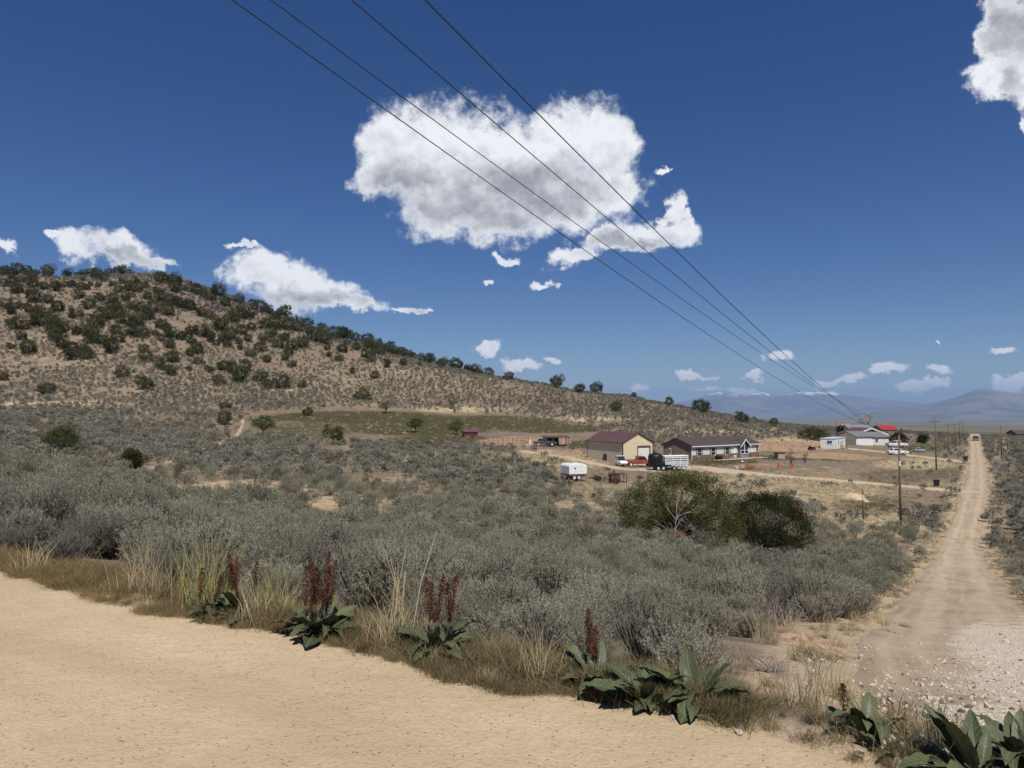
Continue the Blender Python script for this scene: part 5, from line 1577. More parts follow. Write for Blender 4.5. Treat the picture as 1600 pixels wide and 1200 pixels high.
for (a_, b_) in ((g0 + .12, gc - .06), (gc + .06, g1 - .12)):
    mp, mf = MB(), MB()
    za = ge + (gp - ge) * (1 - abs(a_ - gc) / (gc - g0)) - .2; zb_ = ge + (gp - ge) * (1 - abs(b_ - gc) / (gc - g0)) - .2
    mp.prism([(a_, .95), (b_, .95), (b_, zb_), (a_, za)], 'y', -.585, -.556)
    mf.box(a_ - .06, a_ + .02, -.63, -.552, .9, za); mf.box(b_ - .02, b_ + .06, -.63, -.552, .9, zb_); mf.box(a_, b_, -.63, -.552, .86, .95); mf.box(a_, b_, -.62, -.552, 1.55, 1.63)
    f_ = mf.part('window', M['white'], house); mp.part('pane', M['glass'], f_)
# gable end: door and narrow window on the left wall
mb = MB(); mb.box(-.06, 0, Wd * .72, Wd * .80, .1, 2.2); dd = mb.part('door', M['offwhite'], house)
mb = MB(); mb.box(-.075, -.06, Wd * .735, Wd * .785, 1.2, 2.0); mb.part('pane', M['glass'], dd)
face_window(house, Wd * .60, Wd * .635, 1.1, 2.2, -.0, 0, 'x', .05, M['taupe'], False)
mb = MB(); mb.box(-.10, .0, -.10, .06, 0, eave); mb.part('corner_trim', M['offwhite'], house)
mb = MB(); mb.box(Ln * .2, Ln * 1.0, -2.2, -.2, -.15, .06); mb.part('porch_slab', M['stone_pale'], house)

# ------------------------------------------------------------------ far houses
def simple_house(name, label, px, base_y, wpx, dpx, rzd, eave_px, rise, wall, roof, cat='house', ridge='x', hip=False, over=.35, back=False):
    p = ground_at(px, base_y); rz = R(rzd)
    ex, ey = dirz(rz)
    Lx = along(p, ex, px + wpx); Ly = dpx
    h = eave_px / F * p.y
    zb = level_base(p, rz, Lx, Ly) - .05
    r_ = thing(name, label, cat, (p.x, p.y, zb), rz)
    h += p.z - zb
    mb = MB(); mb.box(0, Lx, 0, Ly, 0, h)
    if not hip:
        if ridge == 'x': mb.prism([(0, h), (Ly, h), (Ly / 2, h + rise)], 'x', 0, Lx)
        else: mb.prism([(0, h), (Lx, h), (Lx / 2, h + rise)], 'y', 0, Ly)
    mb.part('wall', wall, r_)
    mb = MB()
    if hip:
        o_ = over; a_ = min(Lx, Ly) / 2
        A = [(-o_, -o_, h), (Lx + o_, -o_, h), (Lx + o_, Ly + o_, h), (-o_, Ly + o_, h)]
        B_ = [(a_, Ly / 2, h + rise), (Lx - a_, Ly / 2, h + rise)]
        mb.poly([A[0], A[1], B_[1], B_[0]]).poly([A[2], A[3], B_[0], B_[1]]).poly([A[1], A[2], B_[1]]).poly([A[3], A[0], B_[0]]).poly([A[3], A[2], A[1], A[0]])
    elif ridge == 'x':
        k_ = over * rise / (Ly / 2)
        for (ya, yb) in ((-over, Ly / 2), (Ly + over, Ly / 2)):
            mb.prism([(ya, h - k_ + .02), (yb, h + rise + .02), (yb, h + rise + .2), (ya, h - k_ + .2)], 'x', -over, Lx + over)
    else:
        k_ = over * rise / (Lx / 2)
        for (ya, yb) in ((-over, Lx / 2), (Lx + over, Lx / 2)):
            mb.prism([(ya, h - k_ + .02), (yb, h + rise + .02), (yb, h + rise + .2), (ya, h - k_ + .2)], 'y', -over, Ly + over)
    mb.part('roof', roof, r_)
    return r_, Lx, Ly, h, p

# white office trailer with wooden stairs
p = ground_at(1303, 703); rz = R(52); ex, ey = dirz(rz)
tw_, tl = along(p, ey, 1280.5), 9.0
tl = along(p, ex, 1319.5)
th = lift_of(p, 686, 703)
zb = level_base(p, rz, tl, tw_)
tr = thing('office_trailer', 'small white office trailer with pale blue roof edge and wooden stairs', 'trailer', (p.x, p.y, zb), rz)
mb = MB(); mb.box(0, tl, 0, tw_, .12, th); mb.part('body', M['white'], tr, bevel=.03)
mb = MB(); mb.box(-.12, tl + .12, -.12, tw_ + .12, th, th + .16); mb.part('roof', M['paleblue'], tr)
mb = MB()
for k in range(9): mb.box(-.012, .0, .02, tw_ - .02, .2 + k * th / 9.6, .2 + k * th / 9.6 + th / 9.6 - .03)
mb.part('siding', M['white'], tr)
face_window(tr, tw_ * .12, tw_ * .5, th * .55, th * .86, -.02, 1, 'x', .06, None, False)
face_window(tr, tl * .35, tl * .42, th * .5, th * .85, -.01, 0, 'y', .05, None, False)
face_window(tr, tl * .72, tl * .8, th * .5, th * .85, -.01, 0, 'y', .05, None, False)
mb = MB(); mb.box(tl * .10, tl * .2, -.05, 0, .6, th * .86); mb.part('door', M['offwhite'], tr)
def stairs(parent, x, y, dx, dy, n=5, w=1.2, rise=.18, run=.27):
    mb = MB(); r2 = MB()
    for k in range(n):
        xa, ya = x + dx * run * k, y + dy * run * k
        hh = (n - k) * rise
        if dx: mb.box(min(xa, xa + dx * run), max(xa, xa + dx * run), y, y + w, hh - .05, hh)
        else: mb.box(x, x + w, min(ya, ya + dy * run), max(ya, ya + dy * run), hh - .05, hh)
    for side in (0, w):
        if dx:
            r2.tube([(x, y + side, n * rise + .9), (x + dx * run * n, y + side, .9)], .045, 4); r2.tube([(x, y + side, 0), (x, y + side, n * rise + .9)], .045, 4); r2.tube([(x + dx * run * n, y + side, 0), (x + dx * run * n, y + side, .9)], .045, 4)
            r2.tube([(x, y + side, n * rise), (x + dx * run * n, y + side, .05)], .06, 4)
        else:
            r2.tube([(x + side, y, n * rise + .9), (x + side, y + dy * run * n, .9)], .045, 4); r2.tube([(x + side, y, 0), (x + side, y, n * rise + .9)], .045, 4); r2.tube([(x + side, y + dy * run * n, 0), (x + side, y + dy * run * n, .9)], .045, 4)
            r2.tube([(x + side, y, n * rise), (x + side, y + dy * run * n, .05)], .06, 4)
    s_ = mb.part('stairs', M['wood'], parent); r2.part('handrail', M['wood'], s_)
stairs(tr, tl * .55, -1.35, 1, 0, 6, 1.2)
stairs(tr, tl * .5, tw_ + .1, -1, 0, 6, 1.2)

# white garage house
g, Lx, Ly, h, p = simple_house('garage_house', 'white house with grey roof and wide white garage door', 1338, 695, 24, 8, 12, 12.5, 1.3, M['white'], M['greyroof'])
mb = MB()
for k in range(5): mb.box(Lx * .06, Lx * .92, -.05, .0, .05 + k * .46, .05 + k * .46 + .43)
mb.part('garage_door', M['white'], g)
g2, Lx, Ly, h, p = simple_house('house_wing', 'white gabled wing with a dark window right of the garage door', 1362, 695, 25, 8, 12, 12, 1.2, M['offwhite'], M['greyroof'])
face_window(g2, Lx * .2, Lx * .38, h * .42, h * .82, -.01, 0)
g3, Lx, Ly, h, p = simple_house('gabled_house', 'white-trimmed gabled house with maroon roof slope behind the garage', 1336, 686, 48, 9, 10, 6.5, 2.0, M['taupe'], M['maroon'], ridge='y')
mb = MB()
for (a_, b_) in ((-.4, Lx / 2), (Lx + .4, Lx / 2)):
    k_ = .4 * 2.0 / (Lx / 2)
    mb.prism([(a_, h - k_ - .15), (b_, h + 2.0 - .15), (b_, h + 2.25), (a_, h - k_ + .25)], 'y', -.5, -.36)
mb.part('barge_board', M['white'], g3)
g4, *_ = simple_house('grey_roofed_house', 'house with broad light grey roof behind the white gables', 1333, 680, 34, 9, 8, 5, 2.2, M['white'], M['steel'])
g5, *_ = simple_house('red_roofed_cottage', 'cottage with hipped bright red roof on the rise, leftmost of the red roofs', 1308, 668, 19, 6, 14, 6.5, 2.2, M['tanwall'], M['redroof'], hip=True)
g6, *_ = simple_house('low_red_barn', 'low dark barn with red roof right of the hipped red cottage', 1329, 669.5, 24, 6, 10, 4.2, 1.6, M['taupe'], M['redroof'])
g7, *_ = simple_house('red_roofed_shed', 'tan shed with long bright red roof right of the bare tree', 1379, 676.5, 22, 7, 8, 5.0, 1.5, M['tanwall'], M['redroof'])
g8, *_ = simple_house('dark_outbuilding', 'small dark outbuilding right of the long red roof', 1410, 672.5, 11, 5, 8, 2.6, 1.0, M['taupe'], M['greyroof'])
g9, *_ = simple_house('dark_barn', 'dark low barn at the right frame edge beyond the side road', 1589, 683, 30, 8, -12, 5, 1.2, M['taupe'], M['shingle'])
# board fence between trailer and garage
p = ground_at(1320, 695); q = ground_at(1338, 695.5)
fn = thing('board_fence', 'brown board fence between the office trailer and the garage', 'fence', p, math.atan2(q.y - p.y, q.x - p.x))
ln_ = (q - p).length; nb = int(ln_ / .3)
bmesh_ = MB().box(0, .27, -.02, .02, 0, 1.75).mesh('board')
bmesh_.materials.append(M['oldwood'])
for k in range(nb):
    o = obj('board', bmesh_, None, fn); o.location = (k * .3, random.uniform(-.01, .01), random.uniform(-.03, .03))

# dark red shed in the field
sh, Lx, Ly, h, p = simple_house('small_shed', 'small dark red shed under the field tree', 724.5, 683, 22, 2.2, 12, 8, .5, M['darkred'], M['maroon'], over=.2)
mb = MB(); mb.box(Lx * .4, Lx * .55, -.03, .0, 0.05, h * .85); mb.part('door', M['maroon'], sh)

# ------------------------------------------------------------------ vehicles
def wheel(parent, x, y, r=.36, w=.22, rim=None):
    mb = MB(); mb.lathe([(r * .6, -w / 2), (r * .93, -w / 2), (r, -w * .35), (r, w * .35), (r * .93, w / 2), (r * .6, w / 2)], (x, y, r), 'y', 16)
    o = mb.part('wheel', M['tyre'], parent, True)
    mb = MB(); mb.lathe([(r * .12, -w * .53), (r * .58, -w * .5), (r * .58, w * .5), (r * .12, w * .53)], (x, y, r), 'y', 12); mb.part('rim', rim or M['rim'], o)
    return o

def vehicle(name, label, loc, rz, paint, kind='pickup', cat='pickup', L_=5.3, W_=1.9, rim=None):
    """nose towards +x"""
    r_ = thing(name, label, cat, loc, rz)
    w = W_ / 2
    mb = MB()
    if kind == 'pickup':
        mb.prism([(0, .45), (L_, .45), (L_ + .04, .62), (L_ - .05, 1.0), (L_ - .25, 1.06), (L_ * .70, 1.10), (0, 1.10)], 'y', -w, w)
        body = mb.part('body', paint, r_, bevel=.05)
        c0, c1 = (L_ * .40, L_ * .72)
        mb = MB(); mb.prism([(c0, 1.09), (c1, 1.09), (c1 - .48, 1.72), (c1 - .65, 1.76), (c0 + .12, 1.76), (c0 + .04, 1.70)], 'y', -w + .07, w - .07); cab = mb.part('cab', paint, r_, bevel=.04)
        mb = MB()
        mb.prism([(c0 + .16, 1.14), (c1 - .24, 1.14), (c1 - .56, 1.66), (c0 + .18, 1.66)], 'y', -w + .055, w - .055); mb.part('side_window', M['glass'], cab)
        mb = MB(); mb.prism([(c1 - .02, 1.13), (c1 + .012, 1.13), (c1 - .44, 1.69), (c1 - .48, 1.69)], 'y', -w + .16, w - .16); mb.part('windscreen', M['glass'], cab)
        mb = MB(); mb.box(c0 + .015, c0 + .06, -w + .2, w - .2, 1.2, 1.64); mb.part('rear_window', M['glass'], cab)
        mb = MB(); mb.box(.10, c0 - .06, -w + .12, w - .12, 1.09, 1.115); mb.part('bed', M['black'], body)
    else:
        mb.prism([(0, .38), (L_, .38), (L_ + .03, .6), (L_ - .1, .88), (L_ * .72, .98), (.1, 1.02), (-.02, .8)], 'y', -w, w)
        body = mb.part('body', paint, r_, bevel=.05)
        c0, c1 = (.12 if kind == 'suv' else L_ * .2), L_ * .70
        mb = MB(); mb.prism([(c0, .98), (c1, .96), (c1 - .6, 1.55), (c0 + .35, 1.6), (c0 + .12, 1.5)], 'y', -w + .1, w - .1); cab = mb.part('cab', paint, r_, bevel=.04)
        mb = MB(); mb.prism([(c0 + .22, 1.03), (c1 - .22, 1.03), (c1 - .66, 1.49), (c0 + .36, 1.52)], 'y', -w + .085, w - .085); mb.part('side_window', M['glass'], cab)
        mb = MB(); mb.prism([(c1 - .03, 1.0), (c1 + .01, 1.0), (c1 - .57, 1.53), (c1 - .61, 1.53)], 'y', -w + .2, w - .2); mb.part('windscreen', M['glass'], cab)
        mb = MB(); mb.prism([(c0 - .012, 1.04), (c0 + .03, 1.04), (c0 + .17, 1.48), (c0 + .105, 1.48)], 'y', -w + .2, w - .2); mb.part('rear_window', M['glass'], cab)
    for sgn in (-1, 1):
        wheel(r_, L_ * .19, sgn * (w - .1), .37, .24, rim); wheel(r_, L_ * .81, sgn * (w - .1), .37, .24, rim)
        mb = MB(); mb.box(L_ - .03, L_ + .045, sgn * (w - .35) - .14, sgn * (w - .35) + .14, .68, .84); mb.part('headlight', M['rim'], r_)
        mb = MB(); mb.box(-.03, .02, sgn * (w - .12) - .08, sgn * (w - .12) + .08, .7, .95); mb.part('tail_light', M['redroof'], r_)
    mb = MB(); mb.box(L_ - .02, L_ + .12, -w + .02, w - .02, .42, .56); mb.part('bumper', M['steel'], r_)
    mb = MB(); mb.box(-.14, .02, -w + .02, w - .02, .42, .56); mb.part('bumper', M['steel'], r_)
    return r_

def sit(px, py):
    p = ground_at(px, py); return p
p = sit(976, 729); vehicle('pickup_truck', 'old faded red pickup parked before the shop, nose to the right', (p.x, p.y + 1.0, hz(p.x + 2, p.y + 1) + .05), R(4), M['red'], 'pickup', 'pickup', 5.3, 1.95)
p = sit(1386, 698.5); vehicle('pickup_truck', 'white pickup parked in front of the dark evergreen', (p.x, p.y, p.z + .03), R(4), M['white'], 'pickup', 'pickup', 5.6)
p = sit(1400, 710.5); vehicle('car', 'white car on the far driveway behind the near utility pole', (p.x - 2, p.y, p.z + .06), R(-6), M['white'], 'car', 'car', 4.5, 1.8)
p = sit(1524.5, 689); vehicle('car', 'dark blue car driving over the crest of the side road', (p.x, p.y, p.z + .06), R(57), M['navy'], 'suv', 'car', 4.6, 1.85)
p = sit(846, 697); vehicle('car', 'dark grey derelict car beside the corral', (p.x - 1.6, p.y, p.z), R(8), M['navy'], 'car', 'car', 4.6, 1.8)
p = sit(1432, 706); vehicle('car', 'silver car hulk lying in the grass left of the second utility pole', (p.x - .3, p.y, p.z), R(-50), M['silver'], 'car', 'car', 3.6, 1.7).scale = (.62, .62, .7)

# small white utility vehicle at the shop corner
p = sit(967, 728); r_ = thing('utility_vehicle', 'small white utility vehicle with dark windscreen at the shop corner', 'vehicle', (p.x, p.y + .3, p.z), R(-70))
MB().prism([(0, .35), (1.9, .35), (2.0, .6), (1.7, .85), (1.1, .95), (0, .95)], 'y', -.65, .65).part('body', M['white'], r_, bevel=.04)
MB().prism([(1.12, .95), (1.2, .95), (.85, 1.6), (.77, 1.6)], 'y', -.6, .6).part('windscreen', M['glass'], r_)
mb = MB()
for sx, sy in ((.2, -.6), (.2, .6), (.8, -.6), (.8, .6)): mb.tube([(sx, sy, .9), (sx, sy, 1.65)], .03, 5)
mb.part('frame', M['black'], r_); MB().box(.1, .95, -.66, .66, 1.65, 1.7).part('roof', M['white'], r_)
for sx in (.35, 1.6):
    for sy in (-.6, .6): wheel(r_, sx, sy, .28, .2)

# black water tank on a flatbed trailer
p = sit(1013, 735); r_ = thing('flatbed_trailer', 'black flatbed trailer with white wheels under the water tank', 'trailer', (p.x, p.y + .8, p.z), R(3))
MB().box(0, 3.6, -.95, .95, .62, .72).part('deck', M['black'], r_)
mb = MB()
for sy in (-.95, .92): mb.box(0, 3.6, sy, sy + .03, .72, .9)
mb.part('side_rail', M['black'], r_); MB().tube([(3.6, -.6, .6), (4.6, 0, .55)], .05, 5).tube([(3.6, .6, .6), (4.6, 0, .55)], .05, 5).part('tow_bar', M['black'], r_)
for sx in (1.5, 2.3):
    for sy in (-1.08, 1.08): wheel(r_, sx, sy, .34, .2)
t0 = r_.location
r2 = thing('water_tank', 'round black water tank standing on the flatbed trailer', 'tank', (t0.x + 1.3, t0.y, t0.z + .72), 0)
MB().lathe([(1.15, 0), (1.18, .1), (1.16, .9), (1.18, 1.0), (1.16, 1.5), (1.02, 1.75), (.5, 1.95), (.25, 2.0)], (0, 0, 0), 'z', 24).part('body', M['black'], r2, True)
MB().lathe([(.25, 0), (.25, .1), (.1, .12)], (0, 0, 1.98), 'z', 12).part('lid', M['black'], r2)
# white stock trailer
p = sit(1041, 736); r_ = thing('stock_trailer', 'white slatted stock trailer parked in front of the house', 'trailer', (p.x, p.y + .6, p.z), R(22))
L_, W_, h_ = 4.4, 2.0, 2.25
MB().box(0, L_, 0, W_, .5, .6).part('floor', M['steel'], r_)
MB().prism([(-.06, h_), (W_ + .06, h_), (W_ * .8, h_ + .12), (W_ * .2, h_ + .12)], 'x', -.1, L_ + .1).part('roof', M['white'], r_)
for k in range(5):
    zz = .6 + k * .34
    for yy in (0, W_ - .04): MB().box(.05, L_ - .05, yy, yy + .04, zz, zz + (.3 if k < 2 else .17)).part('slat', M['white'] if k > 1 else M['silver'], r_)
for xx in (0, L_ * .33, L_ * .66, L_ - .08):
    for yy in (-.02, W_ - .06): MB().box(xx, xx + .08, yy, yy + .08, .5, h_).part('post', M['white'], r_)
MB().box(L_ - .02, L_ + .04, .1, W_ - .1, .6, h_ - .05).part('end_gate', M['white'], r_); MB().box(L_ + .04, L_ + .05, W_ * .3, W_ * .7, 1.4, 1.9).part('vent', M['glass'], r_)
for sx in (1.6, 2.4):
    for sy in (-.12, W_ + .12): wheel(r_, sx, sy, .35, .2)

# white camper body
p = sit(890, 753); r_ = thing('camper_trailer', 'white camper body with maroon stripe standing in the sagebrush', 'camper', (p.x, p.y + .5, p.z + .1), R(20))
kx = 3.15 * p.y / 112.0
MB().prism([(0, .55), (kx * .92, .55), (kx, .9), (kx, 1.75), (kx * .88, 2.0), (.2, 2.0), (0, 1.75)], 'y', 0, 2.6).part('body', M['white'], r_, bevel=.05)
MB().box(-.015, kx * .96, -.018, 2.618, .60, .78).part('stripe', M['stripe'], r_)
MB().box(kx * .35, kx * .55, .9, 1.4, 2.0, 2.11).part('roof_vent', M['offwhite'], r_)
MB().box(kx * .28, kx * .38, -.02, 0, 1.4, 1.55).part('window', M['glass'], r_); MB().box(kx - .01, kx + .02, .5, 1.8, 1.2, 1.7).part('window', M['glass'], r_)
for sx in (kx * .3, kx * .55):
    for sy in (.15, 2.45): wheel(r_, sx, sy, .34, .2)
MB().box(0, kx * .9, .3, 2.0, .42, .55).part('chassis', M['rust'], r_)
# rusty scrap beside it
p = sit(925, 752); r_ = thing('scrap_frame', 'low rusty trailer frame right of the white camper', 'scrap', p, R(12))
MB().tube([(0, 0, .35), (2.6, 0, .35)], .06, 5).tube([(0, 1.1, .35), (2.6, 1.1, .35)], .06, 5).part('beam', M['rust'], r_)
mb = MB()
for k in range(4): mb.tube([(k * .85, 0, .35), (k * .85, 1.1, .35)], .045, 5)
mb.part('crossbar', M['rust'], r_); wheel(r_, .9, -.1, .33, .18, M['rust']); wheel(r_, .9, 1.2, .33, .18, M['rust'])
p = sit(955, 757); r_ = thing('farm_implement', 'rusty farm implement with drum and frame left of the big juniper', 'implement', p, R(10))
MB().lathe([(.1, 0), (.55, .03), (.58, .1), (.55, .6), (.58, .65), (.55, 1.15), (.1, 1.18)], (0, .5, .65), 'x', 18).part('drum', M['rust'], r_)
mb = MB()
for xx in (0, 1.95):
    for yy in (.05, .95): mb.tube([(xx, yy, 0), (xx, yy, 1.25)], .05, 5)
for yy in (.05, .95): mb.tube([(0, yy, 1.22), (1.95, yy, 1.25)], .05, 5); mb.tube([(0, yy, .3), (1.95, yy, .3)], .05, 5)
mb.part('frame', M['rust'], r_); wheel(r_, .55, -.1, .38, .12, M['rust']); wheel(r_, .55, 1.1, .38, .12, M['rust'])

# ------------------------------------------------------------------ corral and yard
def rail_fence(name, label, pix, h, n, rails, rad, material, cat='fence'):
    P_ = [ground_at(*q) for q in pix]
    r_ = thing(name, label, cat, P_[0])
    tops = []
    tot = len(P_) - 1
    for s_ in range(tot):
        for k in range(n):
            f_ = k / n
            q = P_[s_].lerp(P_[s_ + 1], f_); tops.append(q)
    tops.append(P_[-1])
    loc = [Vector((q.x, q.y, hz(q.x, q.y))) - P_[0] for q in tops]
    for q in loc:
        MB().tube([q - Vector((0, 0, .2)), q + Vector((0, 0, h * random.uniform(.95, 1.12)))], rad * 1.3, 5).part('post', material, r_)
    for k in range(rails):
        zz = h * (k + .7) / rails
        MB().tube([q + Vector((0, 0, zz)) for q in loc], rad * .8, 4, False).part('rail', material, r_)
    return r_
rail_fence('corral_fence', 'weathered pole corral fence on bare red ground left of the derelict car', [(748, 692), (770, 694), (794, 695), (815, 694), (826, 692)], 1.4, 3, 3, .05, M['oldwood'])
rail_fence('pipe_corral', 'pale pipe corral panels at the back of the bare pen', [(748, 681), (775, 680.5), (800, 680.5), (826, 681)], 1.5, 2, 3, .03, M['steel'])
rail_fence('field_fence', 'thin wire fence on posts below the green field', [(600, 704), (660, 706), (720, 706)], 1.1, 8, 2, .02, M['oldwood'])
rail_fence('garden_fence', 'low wire garden fence with posts in the red yard', [(1204, 729), (1226, 729.5), (1250, 727)], 1.1, 3, 2, .025, M['steel'])
rail_fence('yard_fence', 'wire fence at the right end of the long house', [(1186, 719), (1200, 717), (1216, 715)], 1.2, 3, 2, .025, M['oldwood'])
p = sit(853, 697.5); r_ = thing('lean_to', 'dark open lean-to shelter with posts behind the derelict car', 'shelter', (p.x, p.y + 2.0, p.z), R(8))
for xx in (0, 1.7, 3.4, 5.0):
    for yy in (0, 2.5): MB().tube([(xx, yy, -.1), (xx, yy, 1.75 if yy == 0 else 2.0)], .07, 5).part('post', M['oldwood'], r_)
MB().prism([(-.2, 1.75), (2.7, 2.02), (2.7, 2.12), (-.2, 1.85)], 'x', -.3, 5.3).part('roof', M['shingle'], r_); MB().box(0, 3.3, 2.45, 2.52, 0, 1.95).part('back_wall', M['shingle'], r_)
p = sit(828, 694); r_ = thing('junk_barrel', 'white barrel at the left end of the derelict car', 'barrel', p)
MB().lathe([(.3, 0), (.31, .3), (.3, .6), (.31, .62), (.3, .95), (.25, .97)], (0, 0, 0), 'z', 14).part('body', M['offwhite'], r_)
# barbecue, lamp, tub, saplings, orange things
p = sit(1119, 722); r_ = thing('barrel_smoker', 'black barrel smoker in front of the long house', 'smoker', p, R(20))
MB().lathe([(.1, 0), (.36, .02), (.36, 1.2), (.1, 1.22)], (0, 0, .85), 'x', 14).part('drum', M['black'], r_)
mb = MB()
for xx in (.15, 1.05):
    for yy in (-.25, .25): mb.tube([(xx, yy, 0), (xx, yy * .7, .7)], .03, 5)
mb.part('leg', M['black'], r_)
p = sit(1160, 734); r_ = thing('yard_light', 'short yard light on a pale post by the driveway', 'lamp', p)
MB().tube([(0, 0, 0), (0, 0, 1.35)], .04, 6).part('post', M['offwhite'], r_); MB().lathe([(.05, 0), (.26, .03), (.24, .13), (.05, .2)], (0, 0, 1.33), 'z', 12).part('head', M['offwhite'], r_); MB().lathe([(.3, 0), (.3, .12), (.1, .14)], (0, 0, 0), 'z', 12).part('base', M['black'], r_)
p = sit(1151, 732); r_ = thing('water_tub', 'low white tub left of the yard light', 'tub', p)
MB().lathe([(.3, 0), (.38, .3), (.34, .3), (.28, .06)], (0, 0, 0), 'z', 14).part('body', M['white'], r_)
rng = np.random.default_rng(3)
p = sit(1171, 734)
A, c_ = crown_arrays(91, [(0, 0, .5, .6, .5), (.5, 0, .4, .4, .4)], 60, 8, .18, .05, clump_r=.14)
B = branch_arrays(92, c_, 20, .02)
r_ = thing('orange_shrub', 'orange-red leafed shrub right of the yard light', 'shrub', p)
obj('crown', new_mesh('crown', *A), leafmat('orange_leaf', (.30, .06, .03), (.48, .13, .07)), r_); obj('stem', new_mesh('stem', *B), M['bark'], r_)
for (px, py, lab) in ((1217, 730.5, 'left of two orange barrels at the garden fence'), (1239, 730, 'right of two orange barrels at the garden fence')):
    p = sit(px, py); r_ = thing('orange_barrel', lab, 'barrel', p)
    MB().lathe([(.3, 0), (.3, .06), (.26, .07), (.24, .45), (.22, .46), (.20, .85), (.15, .9)], (0, 0, 0), 'z', 14).part('body', M['orange'], r_)
for (px, py, ty, lab) in ((1236, 726, 698, 'taller sapling standing in the fenced garden'), (1258, 724, 704, 'shorter sapling right of the taller one in the garden')):
    tree('sapling', lab, px, py, ty, 18 if ty < 700 else 14, [(0, 0, .5, .3, .3), (.1, 0, .8, .2, .25)], 40, 8, .2, .06, M['juniper_olive'], .035, 22, px, .08)
p = sit(1216, 717); r_ = thing('pump_house', 'tiny tan hut at the edge of the red yard', 'hut', p, R(15))
MB().box(0, 1.6, 0, 1.4, 0, 1.2).part('wall', M['tanwall'], r_); MB().box(-.15, 1.75, -.15, 1.55, 1.2, 1.3).part('roof', M['shingle'], r_)
p = sit(1264, 703.5); r_ = thing('riding_mower', 'black riding mower left of the office trailer', 'mower', p, R(15))
MB().prism([(0, .3), (1.6, .3), (1.6, .75), (.9, .8), (.85, .5), (.4, .5), (.35, 1.0), (.2, 1.0), (.1, .5), (0, .5)], 'y', -.35, .35).part('body', M['black'], r_)
for sx, rr_ in ((.3, .28), (1.35, .2)):
    for sy in (-.45, .45): wheel(r_, sx, sy, rr_, .2, M['rust'])

# wheelie bins
def bin_(px, py, label, material):
    p = sit(px, py); r_ = thing('wheelie_bin', label, 'bin', p, R(random.uniform(-20, 20)))
    MB().prism([(-.26, .06), (.26, .06), (.33, 1.0), (-.33, 1.0)], 'y', -.36, .36).part('body', material, r_, bevel=.03)
    MB().prism([(-.36, 1.0), (.36, 1.0), (.33, 1.08), (-.30, 1.1)], 'y', -.39, .39).part('lid', material, r_)
    MB().tube([(-.38, -.3, 1.0), (-.38, .3, 1.0)], .02, 5).part('handle', material, r_)
    for sy in (-.3, .3): wheel(r_, -.27, sy, .12, .07)
bin_(1463.5, 760.5, 'black wheelie bin beside the house driveway', M['black'])
bin_(1509, 720.5, 'dark brown wheelie bin where the far driveway meets the side road', M['rust'])

# heaps of sand and soil
def heap(name, label, px, py, wpx, hk, material, dk=.5, rough=.1, seed=5):
    p = ground_at(px, py); s = wpx / F * p.y
    n_ = 60
    xs = np.linspace(-1, 1, n_); X, Y = np.meshgrid(xs, xs)
    rr_ = np.hypot(X, Y) + (fbm(X * 2 + 7, Y * 2, 3, seed) - .5) * .4
    up_ = smooth01(np.clip(1 - rr_, 0, 1) * 1.3)
    Z = up_ * hk * s + (fbm(X * 7, Y * 7, 4, 8) - .5) * rough * up_
    xw, yw = X * s * .6, Y * s * dk
    Z = Z + H(p.x + xw, p.y + yw) - p.z - .04 * (up_ < .01)
    V = np.stack([xw, yw, Z], -1).reshape(-1, 3)
    a, b = np.meshgrid(np.arange(n_ - 1), np.arange(n_ - 1), indexing='ij')
    Qs = np.stack([a * n_ + b, a * n_ + b + 1, (a + 1) * n_ + b + 1, (a + 1) * n_ + b], -1).reshape(-1, 4)
    o = obj(name, new_mesh(name, V, Qs, True), material); o.location = p
    return tag(o, label, 'heap')
heap('sand_heap', 'pale heap of sand beside the short utility post', 1336, 780, 34, .26, M['sand'])
M['clod'] = mat('reddish_clods', (0.34, 0.235, 0.15), .95, .22, 9, bump=.9)
heap('soil_mound', 'low mound of reddish soil at the corner of the side road', 1262, 1012, 120, .14, M['clod'], .6, .16, 9)

# ------------------------------------------------------------------ utility poles and wires
def pole(px, base_y, top_y, label, arm=True, rad=.14, name='utility_pole', tagband=False):
    p = ground_at(px, base_y); h = (base_y - top_y) / F * p.y
    r_ = thing(name, label, 'pole', p, R(-25), None)
    MB().tube([(0, 0, -.5), (0, 0, h * .5), (0, 0, h)], [rad, rad * .88, rad * .72], 10).part('shaft', M['pole'], r_, True)
    if arm:
        a_ = MB().box(-.95, .95, -.045, .045, h - .72, h - .62).part('crossarm', M['pole'], r_)
        for xx in (-.88, -.32, .32, .88): MB().lathe([(.03, 0), (.07, .05), (.04, .09), (.07, .13), (.03, .2)], (xx, 0, h - .62), 'z', 8).part('insulator', M['ceramic'], a_)
        MB().tube([(-.6, .07, h - .7), (0, .1, h - 1.3)], .02, 4).tube([(.6, .07, h - .7), (0, .1, h - 1.3)], .02, 4).part('brace', M['steel'], r_)
    if tagband:
        MB().lathe([(rad * .93, 0), (rad * .93, .55)], (0, 0, h * .66), 'z', 10).part('sleeve', M['offwhite'], r_)
        MB().lathe([(.03, 0), (.05, .05), (.05, .15)], (0, 0, h), 'z', 8).part('cap', M['ceramic'], r_)
    return p, h
pA, hA = pole(1407.5, 821, 682, 'near utility pole with pale sleeve in front of the far driveway', arm=False, tagband=True)
pB, hB = pole(1463, 735, 653, 'second utility pole with crossarm, between the two driveways')
pole(1482, 706, 660, 'third utility pole, left of the road above the far driveway', rad=.13)
pole(1493, 699, 660, 'fourth utility pole in the line beside the road', rad=.13)
pole(1500, 690, 658, 'fifth utility pole in the line near the crest', rad=.13)
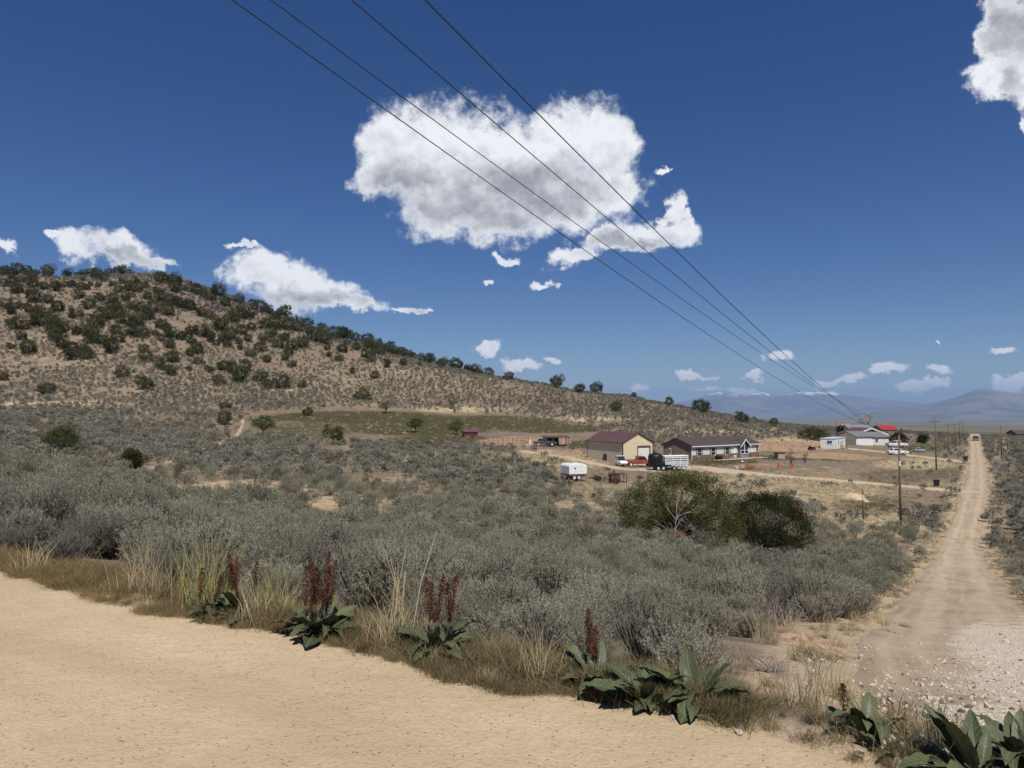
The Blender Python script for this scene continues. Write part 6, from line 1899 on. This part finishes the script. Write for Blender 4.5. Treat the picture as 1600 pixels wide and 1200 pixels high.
pole(1505, 684, 657, 'farthest utility pole in the line at the road crest', rad=.13)
pole(1565, 712, 664, 'taller utility pole right of the side road', arm=False, rad=.13)
pole(1574.5, 704, 681, 'shorter pole right of the side road', arm=False, rad=.12)
pole(1349, 811, 767, 'short service post beside the sand heap', arm=False, rad=.10, name='service_post', tagband=True)
pC = ground_at(1349, 811); hC = (811 - 767) / F * pC.y
def sagline(A, B, sag, n=40):
    return [A.lerp(B, k / n) - Vector((0, 0, 4 * sag * (k / n) * (1 - k / n))) for k in range(n + 1)]
o = MB().tube(sagline(pA + Vector((0, 0, hA * .55)), pC + Vector((0, 0, hC * .85)), .9), .02, 4).part('service_wire', M['wire'])
tag(o, 'slack service wire from the near utility pole to the short post', 'wire')
# four wires of the line overhead: each fitted to three points seen in the photograph, ending on the second pole's crossarm
FITS = [[(380, 0), (612, 178), (975, 452), (1283, 657)], [(444, 0), (645, 162), (1000, 450), (1303, 658)], [(562, 0), (720, 145), (1058, 450), (1322, 657)], [(667, 0), (795, 130), (1107, 450), (1345, 653)]]
LABW = ['leftmost of the four overhead power wires crossing the sky', 'second from left of the four overhead power wires', 'third from left of the four overhead power wires', 'rightmost of the four overhead power wires crossing the sky']
exP, eyP = dirz(R(-25))
tt = np.linspace(0, 1, 160)
def wire_err(A, B, sag, pts):
    X = A[0] + (B.x - A[0]) * tt; Y = A[1] + (B.y - A[1]) * tt; Zz = A[2] + (B.z - A[2]) * tt - 4 * sag * tt * (1 - tt)
    qx, qy, qd = project(X, Y, Zz)
    m_ = Y > 1
    qx, qy = qx[m_], qy[m_]; o_ = np.argsort(qy)
    return sum((np.interp(v_, qy[o_], qx[o_]) - u_) ** 2 for (u_, v_) in pts)
for k, pts in enumerate(FITS):
    B = pB + Vector((0, 0, hB - .42)) + exP * (-.88, -.32, .32, .88)[k]
    best = None
    for sag in (1.0, 2.0, 3.0, 4.0, 5.0, 6.0):
        for ax in np.arange(-40, 6, .6):
            e_ = wire_err((ax, -16.0, 12.5), B, sag, pts)
            if best is None or e_ < best[0]: best = (e_, Vector((ax, -16.0, 12.5)), sag)
    st = 1.0
    for it in range(60):
        imp = False
        for dx, dz_, ds in ((1, 0, 0), (-1, 0, 0), (0, 1, 0), (0, -1, 0), (0, 0, 1), (0, 0, -1)):
            A = best[1] + Vector((dx * .5 * st, 0, dz_ * .4 * st)); sg = best[2] + ds * .5 * st
            if sg < .3: continue
            e_ = wire_err(A, B, sg, pts)
            if e_ < best[0]: best = (e_, A, sg); imp = True
        if not imp: st *= .6
    print('wire', k, best)
    o = MB().tube(sagline(best[1], B, best[2], 90), .0095, 5).part('power_wire', M['wire'])
    tag(o, LABW[k], 'wire')

# ------------------------------------------------------------------ haze: even air over the whole valley
hx = 45000.0
o = MB().box(-hx, hx, -hx, hx, -160, 1250).part('haze', None)
m = bpy.data.materials.new('haze_air'); m.use_nodes = True
m.node_tree.nodes.clear(); t = NT(m.node_tree)
pv = t.n('ShaderNodeVolumePrincipled'); pv.inputs['Color'].default_value = (0.42, 0.64, 1.0, 1); pv.inputs['Density'].default_value = 0.000042; pv.inputs['Anisotropy'].default_value = 0.0
out = t.n('ShaderNodeOutputMaterial'); t.L(pv.outputs[0], out.inputs['Volume'])
o.data.materials.append(m)
tag(o, kind='stuff')
